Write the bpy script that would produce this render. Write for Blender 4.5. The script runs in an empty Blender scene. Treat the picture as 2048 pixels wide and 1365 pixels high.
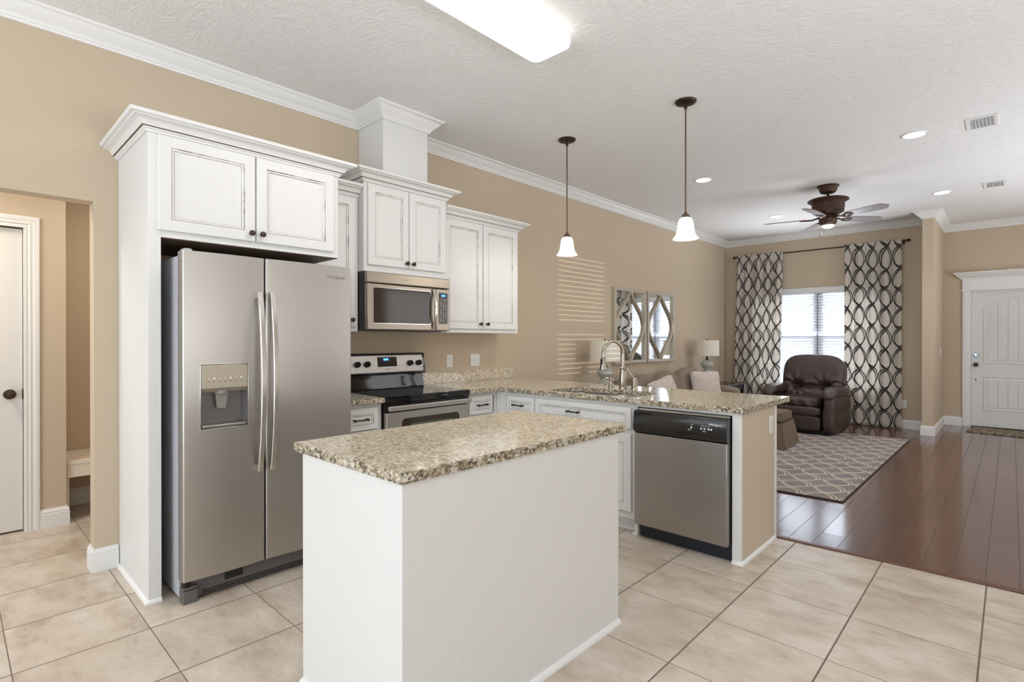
import bpy, bmesh, math, random
from math import sin, cos, pi, radians, sqrt
from mathutils import Matrix, Vector, noise

random.seed(7)
S = bpy.context.scene
COL = S.collection

# ------------------------------------------------------------------ camera
CAMX, CAMZ = 3.7492, 1.3089
F_PX, YAW, PITCH = 1061.55, 0.75480, -0.00311
cd = bpy.data.cameras.new('camera')
cam = bpy.data.objects.new('camera', cd)
COL.objects.link(cam)
cam.location = (CAMX, 0, CAMZ)
cam.rotation_euler = (pi / 2 + PITCH, 0, YAW)
cd.sensor_fit = 'HORIZONTAL'
cd.sensor_width = 36
cd.lens = F_PX * 36 / 2048
cd.clip_start = 0.05
cd.clip_end = 200
S.camera = cam

# ------------------------------------------------------------------ colour management
S.view_settings.view_transform = 'Standard'
S.view_settings.look = 'None'
S.view_settings.gamma = 1
S.view_settings.use_curve_mapping = False
S.view_settings.exposure = 0.14

# ------------------------------------------------------------------ world
W = bpy.data.worlds.new('daylight')
S.world = W
W.use_nodes = True
bg = W.node_tree.nodes['Background']
bg.inputs[0].default_value = (0.80, 0.90, 1.0, 1)
bg.inputs[1].default_value = 3.6


# ------------------------------------------------------------------ lights
def area(name, loc, rot, sx, sy, power, color=(1, 1, 1), spread=180):
    l = bpy.data.lights.new(name, 'AREA')
    l.shape = 'RECTANGLE'
    l.size, l.size_y = sx, sy
    l.energy = power
    l.color = color
    l.spread = radians(spread)
    o = bpy.data.objects.new(name, l)
    o.location = loc
    o.rotation_euler = rot
    COL.objects.link(o)
    return o


# daylight through the glazed doors behind the camera
# and through the living room window; lamps along the right wall are added fill
area('daylight_back', (2.6, -3.05, 1.35), (radians(118), 0, 0), 4.2, 2.3, 46, (0.84, 0.92, 1.0))
area('fill_dining', (6.45, 0.6, 1.5), (radians(95), 0, radians(90)), 3.6, 1.9, 24, (0.90, 0.95, 1.0))  # added fill at the right wall, no window stands behind it
area('fill_dining_up', (6.42, 0.8, 1.2), (radians(140), 0, radians(90)), 4.4, 1.6, 92, (0.93, 0.97, 1.0), 104)  # added uplight that brightens the kitchen ceiling
area('fill_right_living', (6.45, 7.6, 1.5), (radians(95), 0, radians(90)), 2.8, 1.7, 40, (0.98, 0.98, 1.0))  # added fill for the living room, placed without a window
area('fill_living_up', (6.42, 6.8, 1.0), (radians(136), 0, radians(90)), 4.6, 1.6, 74, (0.90, 0.95, 1.0), 104)  # added uplight for the living room ceiling
# added lamp inside the blind, for daylight the tilted slats throw up
area('fill_off_slats', (1.415, 9.42, 1.25), (radians(-145), 0, 0), 0.86, 1.3, 14, (0.88, 0.94, 1.0), 90)
area('daylight_living', (1.415, 10.25, 1.45), (radians(-90), 0, 0), 2.5, 2.2, 60, (0.88, 0.94, 1.0))
area('fill_niche', (-0.75, 1.15, 2.55), (0, 0, 0), 0.4, 0.4, 9, (1.0, 0.93, 0.82))  # second lamp added to brighten the niche, no fixture
area('fill_hall', (-0.6, -0.5, 2.55), (0, 0, 0), 0.5, 0.5, 20, (1.0, 0.93, 0.82))  # unseen fill over the hall, no fixture modelled
sun = bpy.data.lights.new('sun', 'SUN')
sun.energy = 2.0
sun.angle = radians(0.12)
sun.color = (1.0, 0.93, 0.84)
so = bpy.data.objects.new('sun', sun)
so.rotation_euler = (0, radians(90 - 1.0), 0)   # low sun, light travels towards -X
COL.objects.link(so)


# ------------------------------------------------------------------ helpers
def lin(c):
    out = []
    for x in c[:3]:
        x = x / 255.0
        out.append(x / 12.92 if x <= 0.04045 else ((x + 0.055) / 1.055) ** 2.4)
    return (out[0], out[1], out[2], 1)


class NT:
    def __init__(s, name):
        s.m = bpy.data.materials.new(name)
        s.m.use_nodes = True
        s.t = s.m.node_tree
        s.b = s.t.nodes['Principled BSDF']
        s.out = s.t.nodes['Material Output']

    def n(s, typ, **kw):
        nd = s.t.nodes.new(typ)
        for k, v in kw.items():
            setattr(nd, k, v)
        return nd

    def l(s, a, b):
        s.t.links.new(a, b)

    def math(s, op, a, b=None, c=None):
        nd = s.n('ShaderNodeMath', operation=op)
        for i, v in enumerate((a, b, c)):
            if v is None:
                continue
            if isinstance(v, (int, float)):
                nd.inputs[i].default_value = v
            else:
                s.l(v, nd.inputs[i])
        return nd.outputs[0]

    def mix(s, f, a, b):
        nd = s.n('ShaderNodeMix', data_type='RGBA')
        for i, v in ((0, f), (6, a), (7, b)):
            if isinstance(v, (int, float)):
                nd.inputs[i].default_value = v
            elif isinstance(v, tuple):
                nd.inputs[i].default_value = v
            else:
                s.l(v, nd.inputs[i])
        return nd.outputs[2]

    def coord(s, kind='Object', scale=(1, 1, 1), rot=(0, 0, 0)):
        tc = s.n('ShaderNodeTexCoord')
        mp = s.n('ShaderNodeMapping')
        mp.inputs['Scale'].default_value = scale
        mp.inputs['Rotation'].default_value = rot
        s.l(tc.outputs[kind], mp.inputs[0])
        return mp.outputs[0]

    def geo(s, scale=(1, 1, 1)):
        g = s.n('ShaderNodeNewGeometry')
        mp = s.n('ShaderNodeMapping')
        mp.inputs['Scale'].default_value = scale
        s.l(g.outputs['Position'], mp.inputs[0])
        return mp.outputs[0]

    def noise(s, vec, scale, detail=3, rough=0.5):
        nd = s.n('ShaderNodeTexNoise')
        nd.inputs['Scale'].default_value = scale
        nd.inputs['Detail'].default_value = detail
        nd.inputs['Roughness'].default_value = rough
        s.l(vec, nd.inputs['Vector'])
        return nd.outputs[0]

    def ramp(s, fac, stops):
        nd = s.n('ShaderNodeValToRGB')
        el = nd.color_ramp.elements
        while len(el) < len(stops):
            el.new(0.5)
        for e, (p, c) in zip(el, stops):
            e.position = p
            e.color = c
        s.l(fac, nd.inputs[0])
        return nd.outputs[0]

    def bump(s, h, strength=0.2, dist=0.01):
        nd = s.n('ShaderNodeBump')
        nd.inputs['Strength'].default_value = strength
        nd.inputs['Distance'].default_value = dist
        s.l(h, nd.inputs['Height'])
        s.l(nd.outputs[0], s.b.inputs['Normal'])

    def set(s, color=None, rough=None, metal=None, spec=None):
        if color is not None:
            if isinstance(color, tuple):
                s.b.inputs['Base Color'].default_value = color
            else:
                s.l(color, s.b.inputs['Base Color'])
        if rough is not None:
            if isinstance(rough, (int, float)):
                s.b.inputs['Roughness'].default_value = rough
            else:
                s.l(rough, s.b.inputs['Roughness'])
        if metal is not None:
            s.b.inputs['Metallic'].default_value = metal
        if spec is not None:
            s.b.inputs['Specular IOR Level'].default_value = spec
        return s


def simple(name, rgb, rough=0.5, metal=0.0, spec=0.5, vary=0.0, vscale=20, bump=0.0, bscale=200, bd=0.002):
    t = NT(name)
    c = lin(rgb)
    if vary:
        v = t.geo()
        nz = t.noise(v, vscale, 3)
        c2 = tuple(max(0, x * (1 - vary)) for x in c[:3]) + (1,)
        t.set(color=t.mix(nz, c, c2))
    else:
        t.set(color=c)
    t.set(rough=rough, metal=metal, spec=spec)
    if bump:
        t.bump(t.noise(t.geo(), bscale, 4), bump, bd)
    return t.m


def emis(name, rgb, strength, base=(240, 240, 235)):
    t = NT(name)
    t.set(color=lin(base), rough=0.4)
    t.b.inputs['Emission Color'].default_value = lin(rgb)
    t.b.inputs['Emission Strength'].default_value = strength
    return t.m


M = {}
M['wall'] = simple('beige_wall_paint', (197, 180, 157), 0.75, spec=0.25, vary=0.03, vscale=1.5, bump=0.08, bscale=160, bd=0.002)
M['trim'] = simple('white_trim_paint', (229, 228, 226), 0.38, vary=0.02, vscale=4)
M['white_plastic'] = simple('white_plastic', (232, 230, 225), 0.35)
M['bronze'] = simple('oil_rubbed_bronze', (74, 60, 50), 0.38, metal=0.75, vary=0.3, vscale=60)
M['fan_bronze'] = simple('aged_bronze', (92, 66, 50), 0.42, metal=0.4, vary=0.75, vscale=38, bump=1.0, bscale=45, bd=0.02)
M['rod_metal'] = simple('brown_rod_metal', (110, 90, 72), 0.4, metal=0.6)
M['black'] = simple('black_plastic', (24, 23, 23), 0.35)
M['black_gloss'] = simple('black_glass', (14, 13, 13), 0.06)
M['dark_glass'] = simple('smoked_glass', (56, 46, 38), 0.08, spec=0.4)
M['dark_grey'] = simple('grey_moulded_plastic', (98, 93, 92), 0.5)
M['fridge_side'] = simple('grey_textured_steel', (180, 181, 184), 0.5, metal=0.0, bump=0.1, bscale=500, bd=0.001)
M['chrome'] = simple('polished_metal', (200, 198, 194), 0.16, metal=1.0)
M['sink_steel'] = simple('sink_steel', (186, 182, 176), 0.28, metal=1.0)
M['white_letters'] = simple('white_print', (225, 225, 225), 0.5)
M['grey_letters'] = simple('grey_print', (120, 112, 104), 0.4, metal=0.4)
M['steel_letters'] = simple('engraved_badge', (196, 188, 172), 0.25, metal=0.8)
M['blue_digit'] = emis('blue_digits', (90, 185, 255), 3.0, (20, 40, 60))
M['led'] = emis('small_blue_led', (190, 205, 255), 2.0)
M['blue_screen'] = emis('blue_screen', (10, 40, 110), 0.5, (5, 12, 30))
M['frame_champ'] = simple('champagne_wood', (196, 187, 170), 0.42, metal=0.25, vary=0.2, vscale=30)
M['ogee'] = simple('champagne_leaf', (190, 176, 154), 0.36, metal=0.25, vary=0.25, vscale=25)
M['mirror'] = simple('mirror_glass', (235, 238, 238), 0.01, metal=1.0)
M['ceramic'] = simple('grey_green_ceramic', (180, 180, 172), 0.18, vary=0.1, vscale=8)
M['linen'] = simple('linen_shade', (228, 221, 208), 0.85, spec=0.1, bump=0.2, bscale=600, bd=0.0008)
M['bench_paint'] = simple('cream_bench_paint', (222, 211, 193), 0.5)
M['dark_wood'] = simple('black_brown_wood', (36, 32, 33), 0.22)
M['threshold'] = simple('reddish_reducer_strip', (96, 58, 44), 0.3)
M['wing_brown'] = simple('fan_blade_brown', (116, 62, 40), 0.4)
M['wing_pale'] = simple('fan_blade_silver', (150, 148, 152), 0.35)
M['window_vinyl'] = simple('window_vinyl', (150, 152, 158), 0.4)
M['lamp_glow'] = emis('frosted_lamp_glow', (255, 244, 224), 0.72)
M['fluor'] = emis('fluorescent_diffuser', (255, 254, 250), 1.6)
M['can_glow'] = emis('recessed_bulb_glow', (255, 253, 248), 4.0)
M['fan_bowl'] = emis('fan_light_bowl', (255, 254, 250), 1.3)

# white painted cabinets with faint brush streaks
t = NT('white_glazed_cabinet')
v = t.geo((60, 60, 1.6))
nz = t.noise(v, 2.0, 3)
t.set(color=t.mix(nz, lin((224, 224, 223)), lin((219, 217, 214))), rough=0.42)
M['cab'] = t.m
# patchy brown glaze left in the grooves
t = NT('brown_glaze')
nz = t.noise(t.geo(), 14, 4)
f = t.ramp(nz, [(0.38, (0, 0, 0, 1)), (0.56, (1, 1, 1, 1))])
t.set(color=t.mix(f, lin((100, 84, 70)), lin((205, 200, 192))), rough=0.5)
M['glaze'] = t.m
M['glaze_faint'] = simple('faint_glaze', (196, 190, 181), 0.5, vary=0.25, vscale=12)
t = NT('dark_glaze')
nz = t.noise(t.geo(), 9, 4)
t.set(color=t.mix(nz, lin((70, 58, 48)), lin((130, 115, 98))), rough=0.5)
M['glaze2'] = t.m
M['end_beige'] = simple('beige_painted_panel', (204, 190, 169), 0.55, vary=0.03, vscale=3)

# ceiling: hand-brushed knockdown texture
t = NT('textured_ceiling_paint')
v = t.geo()
wv = t.n('ShaderNodeTexNoise')
wv.inputs['Scale'].default_value = 5
t.l(v, wv.inputs['Vector'])
vm = t.n('ShaderNodeMix', data_type='VECTOR')
vm.inputs[0].default_value = 0.12
t.l(v, vm.inputs[4])
t.l(wv.outputs['Color'], vm.inputs[5])
mp = t.n('ShaderNodeMapping')
mp.inputs['Scale'].default_value = (1, 2.2, 1)
t.l(vm.outputs[1], mp.inputs[0])
n1 = t.noise(mp.outputs[0], 26, 5, 0.6)
n2 = t.ramp(n1, [(0.45, (0, 0, 0, 1)), (0.62, (1, 1, 1, 1))])
t.set(color=lin((234, 233, 232)), rough=0.8, spec=0.2)
t.bump(n2, 0.42, 0.007)
M['ceiling'] = t.m


# brushed stainless steel
def steel(name, rgb, along, rough=0.3):
    t = NT(name)
    sc = {'x': (1.5, 400, 400), 'y': (400, 1.5, 400), 'z': (400, 400, 1.5)}[along]
    nz = t.noise(t.geo(sc), 1.0, 3)
    c = lin(rgb)
    c2 = tuple(x * 0.93 for x in c[:3]) + (1,)
    t.set(color=t.mix(nz, c, c2), metal=1.0)
    rr = t.math('MULTIPLY_ADD', nz, 0.10, rough - 0.05)
    t.set(rough=rr)
    t.b.inputs['Anisotropic'].default_value = 0.5
    return t.m


M['steel_y'] = steel('brushed_steel_horizontal', (186, 182, 177), 'y', 0.38)
M['steel_x'] = steel('brushed_steel_front', (172, 168, 165), 'x', 0.30)
M['steel_z'] = steel('brushed_steel_handle', (214, 208, 200), 'z', 0.26)
M['steel_mw'] = steel('brushed_steel_warm', (158, 148, 136), 'y', 0.32)
M['nickel'] = simple('brushed_nickel', (172, 162, 150), 0.26, metal=1.0)

# granite
def granite(name, edge=False):
    t = NT(name)
    v = t.geo((1.0, 1.0, 1.0))
    n1 = t.noise(v, 62, 5, 0.75)
    if edge:
        base = t.ramp(n1, [(0.36, lin((62, 54, 44))), (0.44, lin((136, 120, 96))), (0.51, lin((186, 175, 152))), (0.62, lin((230, 227, 219)))])
    else:
        base = t.ramp(n1, [(0.34, lin((150, 136, 114))), (0.43, lin((188, 176, 154))), (0.52, lin((216, 206, 186))), (0.64, lin((236, 229, 214)))])
    vo = t.n('ShaderNodeTexVoronoi')
    vo.inputs['Scale'].default_value = 120
    t.l(v, vo.inputs['Vector'])
    sep = t.n('ShaderNodeSeparateColor')
    t.l(vo.outputs['Color'], sep.inputs[0])
    spk = t.math('GREATER_THAN', sep.outputs[0], 0.80)
    tan = t.math('GREATER_THAN', sep.outputs[1], 0.78)
    big = t.ramp(t.noise(t.geo(), 15, 3, 0.6), [(0.40, (0.15, 0.15, 0.15, 1)), (0.58, (1, 1, 1, 1))])
    col = t.mix(t.math('MULTIPLY', tan, 0.42 if edge else 0.55), base, lin((178, 148, 102)))
    col = t.mix(t.math('MULTIPLY', t.math('MULTIPLY', spk, big), 0.9 if edge else 0.50), col, lin((60, 54, 48)))
    t.set(color=col, rough=0.30 if edge else 0.07, spec=0.5)
    if edge:
        t.bump(t.noise(t.geo(), 60, 4), 1.0, 0.012)
    return t.m


M['granite'] = granite('polished_granite')
M['granite_edge'] = granite('chiselled_granite_edge', True)

# floor tile
TX, TY, TS = 2.742, 3.3684, 0.4572
t = NT('beige_floor_tile')
g = t.n('ShaderNodeNewGeometry')
sp = t.n('ShaderNodeSeparateXYZ')
t.l(g.outputs['Position'], sp.inputs[0])
ux = t.math('DIVIDE', t.math('SUBTRACT', sp.outputs[0], TX - 20 * TS), TS)
uy = t.math('DIVIDE', t.math('SUBTRACT', sp.outputs[1], TY - 40 * TS), TS)
dx = t.math('ABSOLUTE', t.math('SUBTRACT', t.math('FRACT', t.math('ADD', ux, 0.5)), 0.5))
dy = t.math('ABSOLUTE', t.math('SUBTRACT', t.math('FRACT', t.math('ADD', uy, 0.5)), 0.5))
gx = t.math('LESS_THAN', dx, 0.0078)
gy = t.math('LESS_THAN', dy, 0.0045)
gr = t.math('MAXIMUM', gx, gy)
cmb = t.n('ShaderNodeCombineXYZ')
t.l(t.math('FLOOR', ux), cmb.inputs[0])
t.l(t.math('FLOOR', uy), cmb.inputs[1])
wn = t.n('ShaderNodeTexWhiteNoise', noise_dimensions='2D')
t.l(cmb.outputs[0], wn.inputs['Vector'])
off = t.n('ShaderNodeVectorMath', operation='MULTIPLY_ADD')
t.l(wn.outputs['Color'], off.inputs[0])
off.inputs[1].default_value = (9, 9, 9)
t.l(g.outputs['Position'], off.inputs[2])
mpp = t.n('ShaderNodeMapping')
mpp.inputs['Scale'].default_value = (1.0, 1.7, 1)
t.l(off.outputs[0], mpp.inputs[0])
n1 = t.noise(mpp.outputs[0], 3.6, 6, 0.62)
n2 = t.noise(mpp.outputs[0], 26, 4, 0.6)
c1 = t.ramp(n1, [(0.32, lin((180, 164, 147))), (0.50, lin((200, 187, 172))), (0.68, lin((214, 204, 192)))])
f2 = t.ramp(n2, [(0.55, (0, 0, 0, 1)), (0.75, (1, 1, 1, 1))])
c2 = t.mix(t.math('MULTIPLY', f2, 0.35), c1, lin((166, 148, 129)))
c3 = t.mix(t.math('MULTIPLY', wn.outputs['Value'], 0.14), c2, lin((170, 150, 128)))
t.set(color=t.mix(gr, c3, lin((112, 98, 86))), rough=t.math('MULTIPLY_ADD', gr, 0.5, 0.27), spec=0.5)
hh = t.math('SUBTRACT', t.math('MULTIPLY', n1, 0.15), gr)
t.bump(hh, 0.35, 0.002)
M['tile'] = t.m

# dark hardwood, planks running along Y
PW, PX0 = 0.1385, 2.680
t = NT('dark_hardwood_planks')
g = t.n('ShaderNodeNewGeometry')
sp = t.n('ShaderNodeSeparateXYZ')
t.l(g.outputs['Position'], sp.inputs[0])
ux = t.math('DIVIDE', t.math('SUBTRACT', sp.outputs[0], PX0 - 60 * PW), PW)
row = t.math('FLOOR', ux)
wr = t.n('ShaderNodeTexWhiteNoise', noise_dimensions='1D')
t.l(row, wr.inputs['W'])
uy = t.math('ADD', t.math('DIVIDE', sp.outputs[1], 1.05), t.math('MULTIPLY', wr.outputs['Value'], 7.3))
dx = t.math('ABSOLUTE', t.math('SUBTRACT', t.math('FRACT', t.math('ADD', ux, 0.5)), 0.5))
dy = t.math('ABSOLUTE', t.math('SUBTRACT', t.math('FRACT', t.math('ADD', uy, 0.5)), 0.5))
gr = t.math('MAXIMUM', t.math('LESS_THAN', dx, 0.013), t.math('LESS_THAN', dy, 0.0018))
cmb = t.n('ShaderNodeCombineXYZ')
t.l(row, cmb.inputs[0])
t.l(t.math('FLOOR', uy), cmb.inputs[1])
wn = t.n('ShaderNodeTexWhiteNoise', noise_dimensions='2D')
t.l(cmb.outputs[0], wn.inputs['Vector'])
off = t.n('ShaderNodeVectorMath', operation='MULTIPLY_ADD')
t.l(wn.outputs['Color'], off.inputs[0])
off.inputs[1].default_value = (5, 5, 5)
t.l(g.outputs['Position'], off.inputs[2])
mpp = t.n('ShaderNodeMapping')
mpp.inputs['Scale'].default_value = (14, 1.0, 1)
t.l(off.outputs[0], mpp.inputs[0])
n1 = t.noise(mpp.outputs[0], 6, 3, 0.5)
c1 = t.ramp(n1, [(0.3, lin((88, 60, 49))), (0.55, lin((104, 73, 60))), (0.75, lin((114, 82, 67)))])
c2 = t.mix(t.math('MULTIPLY', wn.outputs['Value'], 0.45), c1, lin((76, 50, 40)))
t.set(color=t.mix(gr, c2, lin((34, 24, 20))), rough=t.math('ADD', t.math('MULTIPLY_ADD', wn.outputs['Value'], 0.05, 0.12), t.math('MULTIPLY', gr, 0.3)), spec=1.0)
t.bump(t.math('SUBTRACT', t.math('MULTIPLY', wn.outputs['Value'], 0.1), gr), 0.3, 0.0015)
M['wood'] = t.m


# ogee lattice pattern on cloth (u, v in metres on the cloth)
def ogee_factor(t, uvout, P, Q, strands, w, warp=0.55):
    sp = t.n('ShaderNodeSeparateXYZ')
    t.l(uvout, sp.inputs[0])
    wz = t.noise(uvout, 2.6, 1)
    wz2 = t.noise(uvout, 1.9, 0)
    u = t.math('ADD', t.math('DIVIDE', sp.outputs[0], P), t.math('MULTIPLY', t.math('SUBTRACT', wz, 0.5), warp))
    vv = t.math('ADD', t.math('MULTIPLY', sp.outputs[1], 2 * pi / Q), t.math('MULTIPLY', t.math('SUBTRACT', wz2, 0.5), warp * 4))
    res = None
    for A, ph, o in strands:
        s_ = t.math('MULTIPLY', t.math('SINE', t.math('ADD', vv, ph)), A)
        s_ = t.math('ADD', t.math('SUBTRACT', u, s_), 50.5 + o)
        d = t.math('ABSOLUTE', t.math('SUBTRACT', t.math('FRACT', s_), 0.5))
        # lines keep their width where the strand slants
        cs = t.math('MULTIPLY', t.math('ABSOLUTE', t.math('COSINE', t.math('ADD', vv, ph))), abs(A) * P * 2 * pi / Q)
        k = t.math('SQRT', t.math('MULTIPLY_ADD', cs, cs, 1.0))
        ln = t.math('LESS_THAN', t.math('DIVIDE', d, k), w)
        res = ln if res is None else t.math('MAXIMUM', res, ln)
    return res


t = NT('curtain_cloth')
tc = t.n('ShaderNodeTexCoord')
fac = ogee_factor(t, tc.outputs['UV'], 0.275, 0.60, [(0.47, 0, 0), (-0.47, 0.0, 0), (0.34, 0.30, 0.02), (-0.34, 0.22, -0.02)], 0.037, 0.40)
col = t.mix(fac, lin((236, 230, 222)), lin((98, 92, 89)))
t.set(color=col, rough=0.9, spec=0.1)
tr = t.n('ShaderNodeBsdfTranslucent')
t.l(col, tr.inputs[0])
ms = t.n('ShaderNodeMixShader')
ms.inputs[0].default_value = 0.55
t.l(t.b.outputs[0], ms.inputs[1])
t.l(tr.outputs[0], ms.inputs[2])
t.l(ms.outputs[0], t.out.inputs[0])
M['curtain'] = t.m

t = NT('trellis_rug_wool')
g = t.n('ShaderNodeNewGeometry')
fac = ogee_factor(t, g.outputs['Position'], 0.26, 0.60, [(0.46, 0, 0), (-0.46, 0, 0), (0.36, 0.35, 0), (-0.36, 0.35, 0)], 0.022, 0.12)
nz = t.noise(g.outputs['Position'], 3, 3)
bs = t.mix(nz, lin((122, 113, 113)), lin((152, 143, 142)))
t.set(color=t.mix(fac, bs, lin((206, 194, 174))), rough=0.95, spec=0.1)
t.bump(t.noise(g.outputs['Position'], 300, 3), 0.5, 0.004)
M['rug'] = t.m
M['rug_edge'] = simple('rug_binding', (58, 52, 52), 0.9)

t = NT('doormat_pile')
v = t.geo()
vo = t.n('ShaderNodeTexVoronoi')
vo.inputs['Scale'].default_value = 22
t.l(v, vo.inputs['Vector'])
nz = t.noise(v, 30, 4)
f = t.ramp(nz, [(0.42, (0, 0, 0, 1)), (0.52, (1, 1, 1, 1))])
t.set(color=t.mix(f, lin((72, 64, 56)), lin((150, 138, 118))), rough=0.95)
t.bump(nz, 0.5, 0.004)
M['mat'] = t.m

# leather
t = NT('dark_brown_leather')
v = t.geo()
n1 = t.noise(v, 9, 4)
t.set(color=t.mix(n1, lin((50, 36, 32)), lin((70, 51, 45))), rough=0.25, spec=0.7)
vo = t.n('ShaderNodeTexVoronoi')
vo.inputs['Scale'].default_value = 260
t.l(v, vo.inputs['Vector'])
mpw = t.n('ShaderNodeMapping')
mpw.inputs['Scale'].default_value = (10, 10, 3)
t.l(v, mpw.inputs[0])
wr = t.noise(mpw.outputs[0], 2.2, 5, 0.65)
hh = t.math('MULTIPLY_ADD', vo.outputs['Distance'], 0.12, wr)
t.bump(hh, 0.7, 0.018)
M['leather'] = t.m
M['sofa'] = simple('taupe_microfibre', (140, 125, 111), 0.8, spec=0.25, vary=0.18, vscale=5, bump=0.2, bscale=300, bd=0.001)
M['ottoman_cloth'] = simple('taupe_ottoman_cloth', (120, 106, 90), 0.85, spec=0.2, vary=0.15, vscale=5, bump=0.2, bscale=400, bd=0.001)
M['welt'] = simple('dark_taupe_welt', (84, 70, 60), 0.8)
t = NT('woven_cushion_cloth')
v = t.geo()
nz = t.n('ShaderNodeTexBrick')
nz.inputs['Scale'].default_value = 26
nz.inputs['Mortar Size'].default_value = 0.03
nz.inputs['Color1'].default_value = lin((222, 212, 204))
nz.inputs['Color2'].default_value = lin((205, 192, 184))
nz.inputs['Mortar'].default_value = lin((168, 156, 150))
mp = t.n('ShaderNodeMapping')
mp.inputs['Rotation'].default_value = (radians(90), 0, radians(40))
t.l(v, mp.inputs[0])
t.l(mp.outputs[0], nz.inputs['Vector'])
t.set(color=nz.outputs[0], rough=0.9, spec=0.1)
t.bump(nz.outputs['Fac'], -0.5, 0.004)
M['cushion'] = t.m

# blind slats: white, letting a little light through
t = NT('blind_slat')
t.set(color=lin((238, 240, 244)), rough=0.5)
tr = t.n('ShaderNodeBsdfTranslucent')
tr.inputs[0].default_value = lin((240, 244, 250))
ms = t.n('ShaderNodeMixShader')
ms.inputs[0].default_value = 0.10
t.l(t.b.outputs[0], ms.inputs[1])
t.l(tr.outputs[0], ms.inputs[2])
t.l(ms.outputs[0], t.out.inputs[0])
M['slat'] = t.m
t = NT('window_glass')
gl = t.n('ShaderNodeBsdfGlossy')
gl.inputs['Roughness'].default_value = 0.02
tp = t.n('ShaderNodeBsdfTransparent')
tp.inputs[0].default_value = (0.97, 0.98, 1, 1)
ms = t.n('ShaderNodeMixShader')
ms.inputs[0].default_value = 0.06
t.l(tp.outputs[0], ms.inputs[1])
t.l(gl.outputs[0], ms.inputs[2])
t.l(ms.outputs[0], t.out.inputs[0])
M['pane'] = t.m

# entry door, slightly mottled white paint
M['entry'] = simple('entry_door_paint', (222, 221, 218), 0.4, vary=0.07, vscale=7)
M['door'] = simple('hall_door_paint', (226, 224, 220), 0.4, vary=0.02, vscale=3)
M['reflector'] = simple('plated_lock', (150, 165, 180), 0.15, metal=1.0)


# ------------------------------------------------------------------ mesh builder
def FL(x, y, z):
    """front frame on the left wall: a -> +Y, b -> +Z, c -> +X"""
    return Matrix(((0, 0, 1, x), (1, 0, 0, y), (0, 1, 0, z), (0, 0, 0, 1)))


def FP(x, y, z):
    """front frame facing the camera side: a -> +X, b -> +Z, c -> -Y"""
    return Matrix(((1, 0, 0, x), (0, 0, -1, y), (0, 1, 0, z), (0, 0, 0, 1)))


I4 = Matrix.Identity(4)


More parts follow.
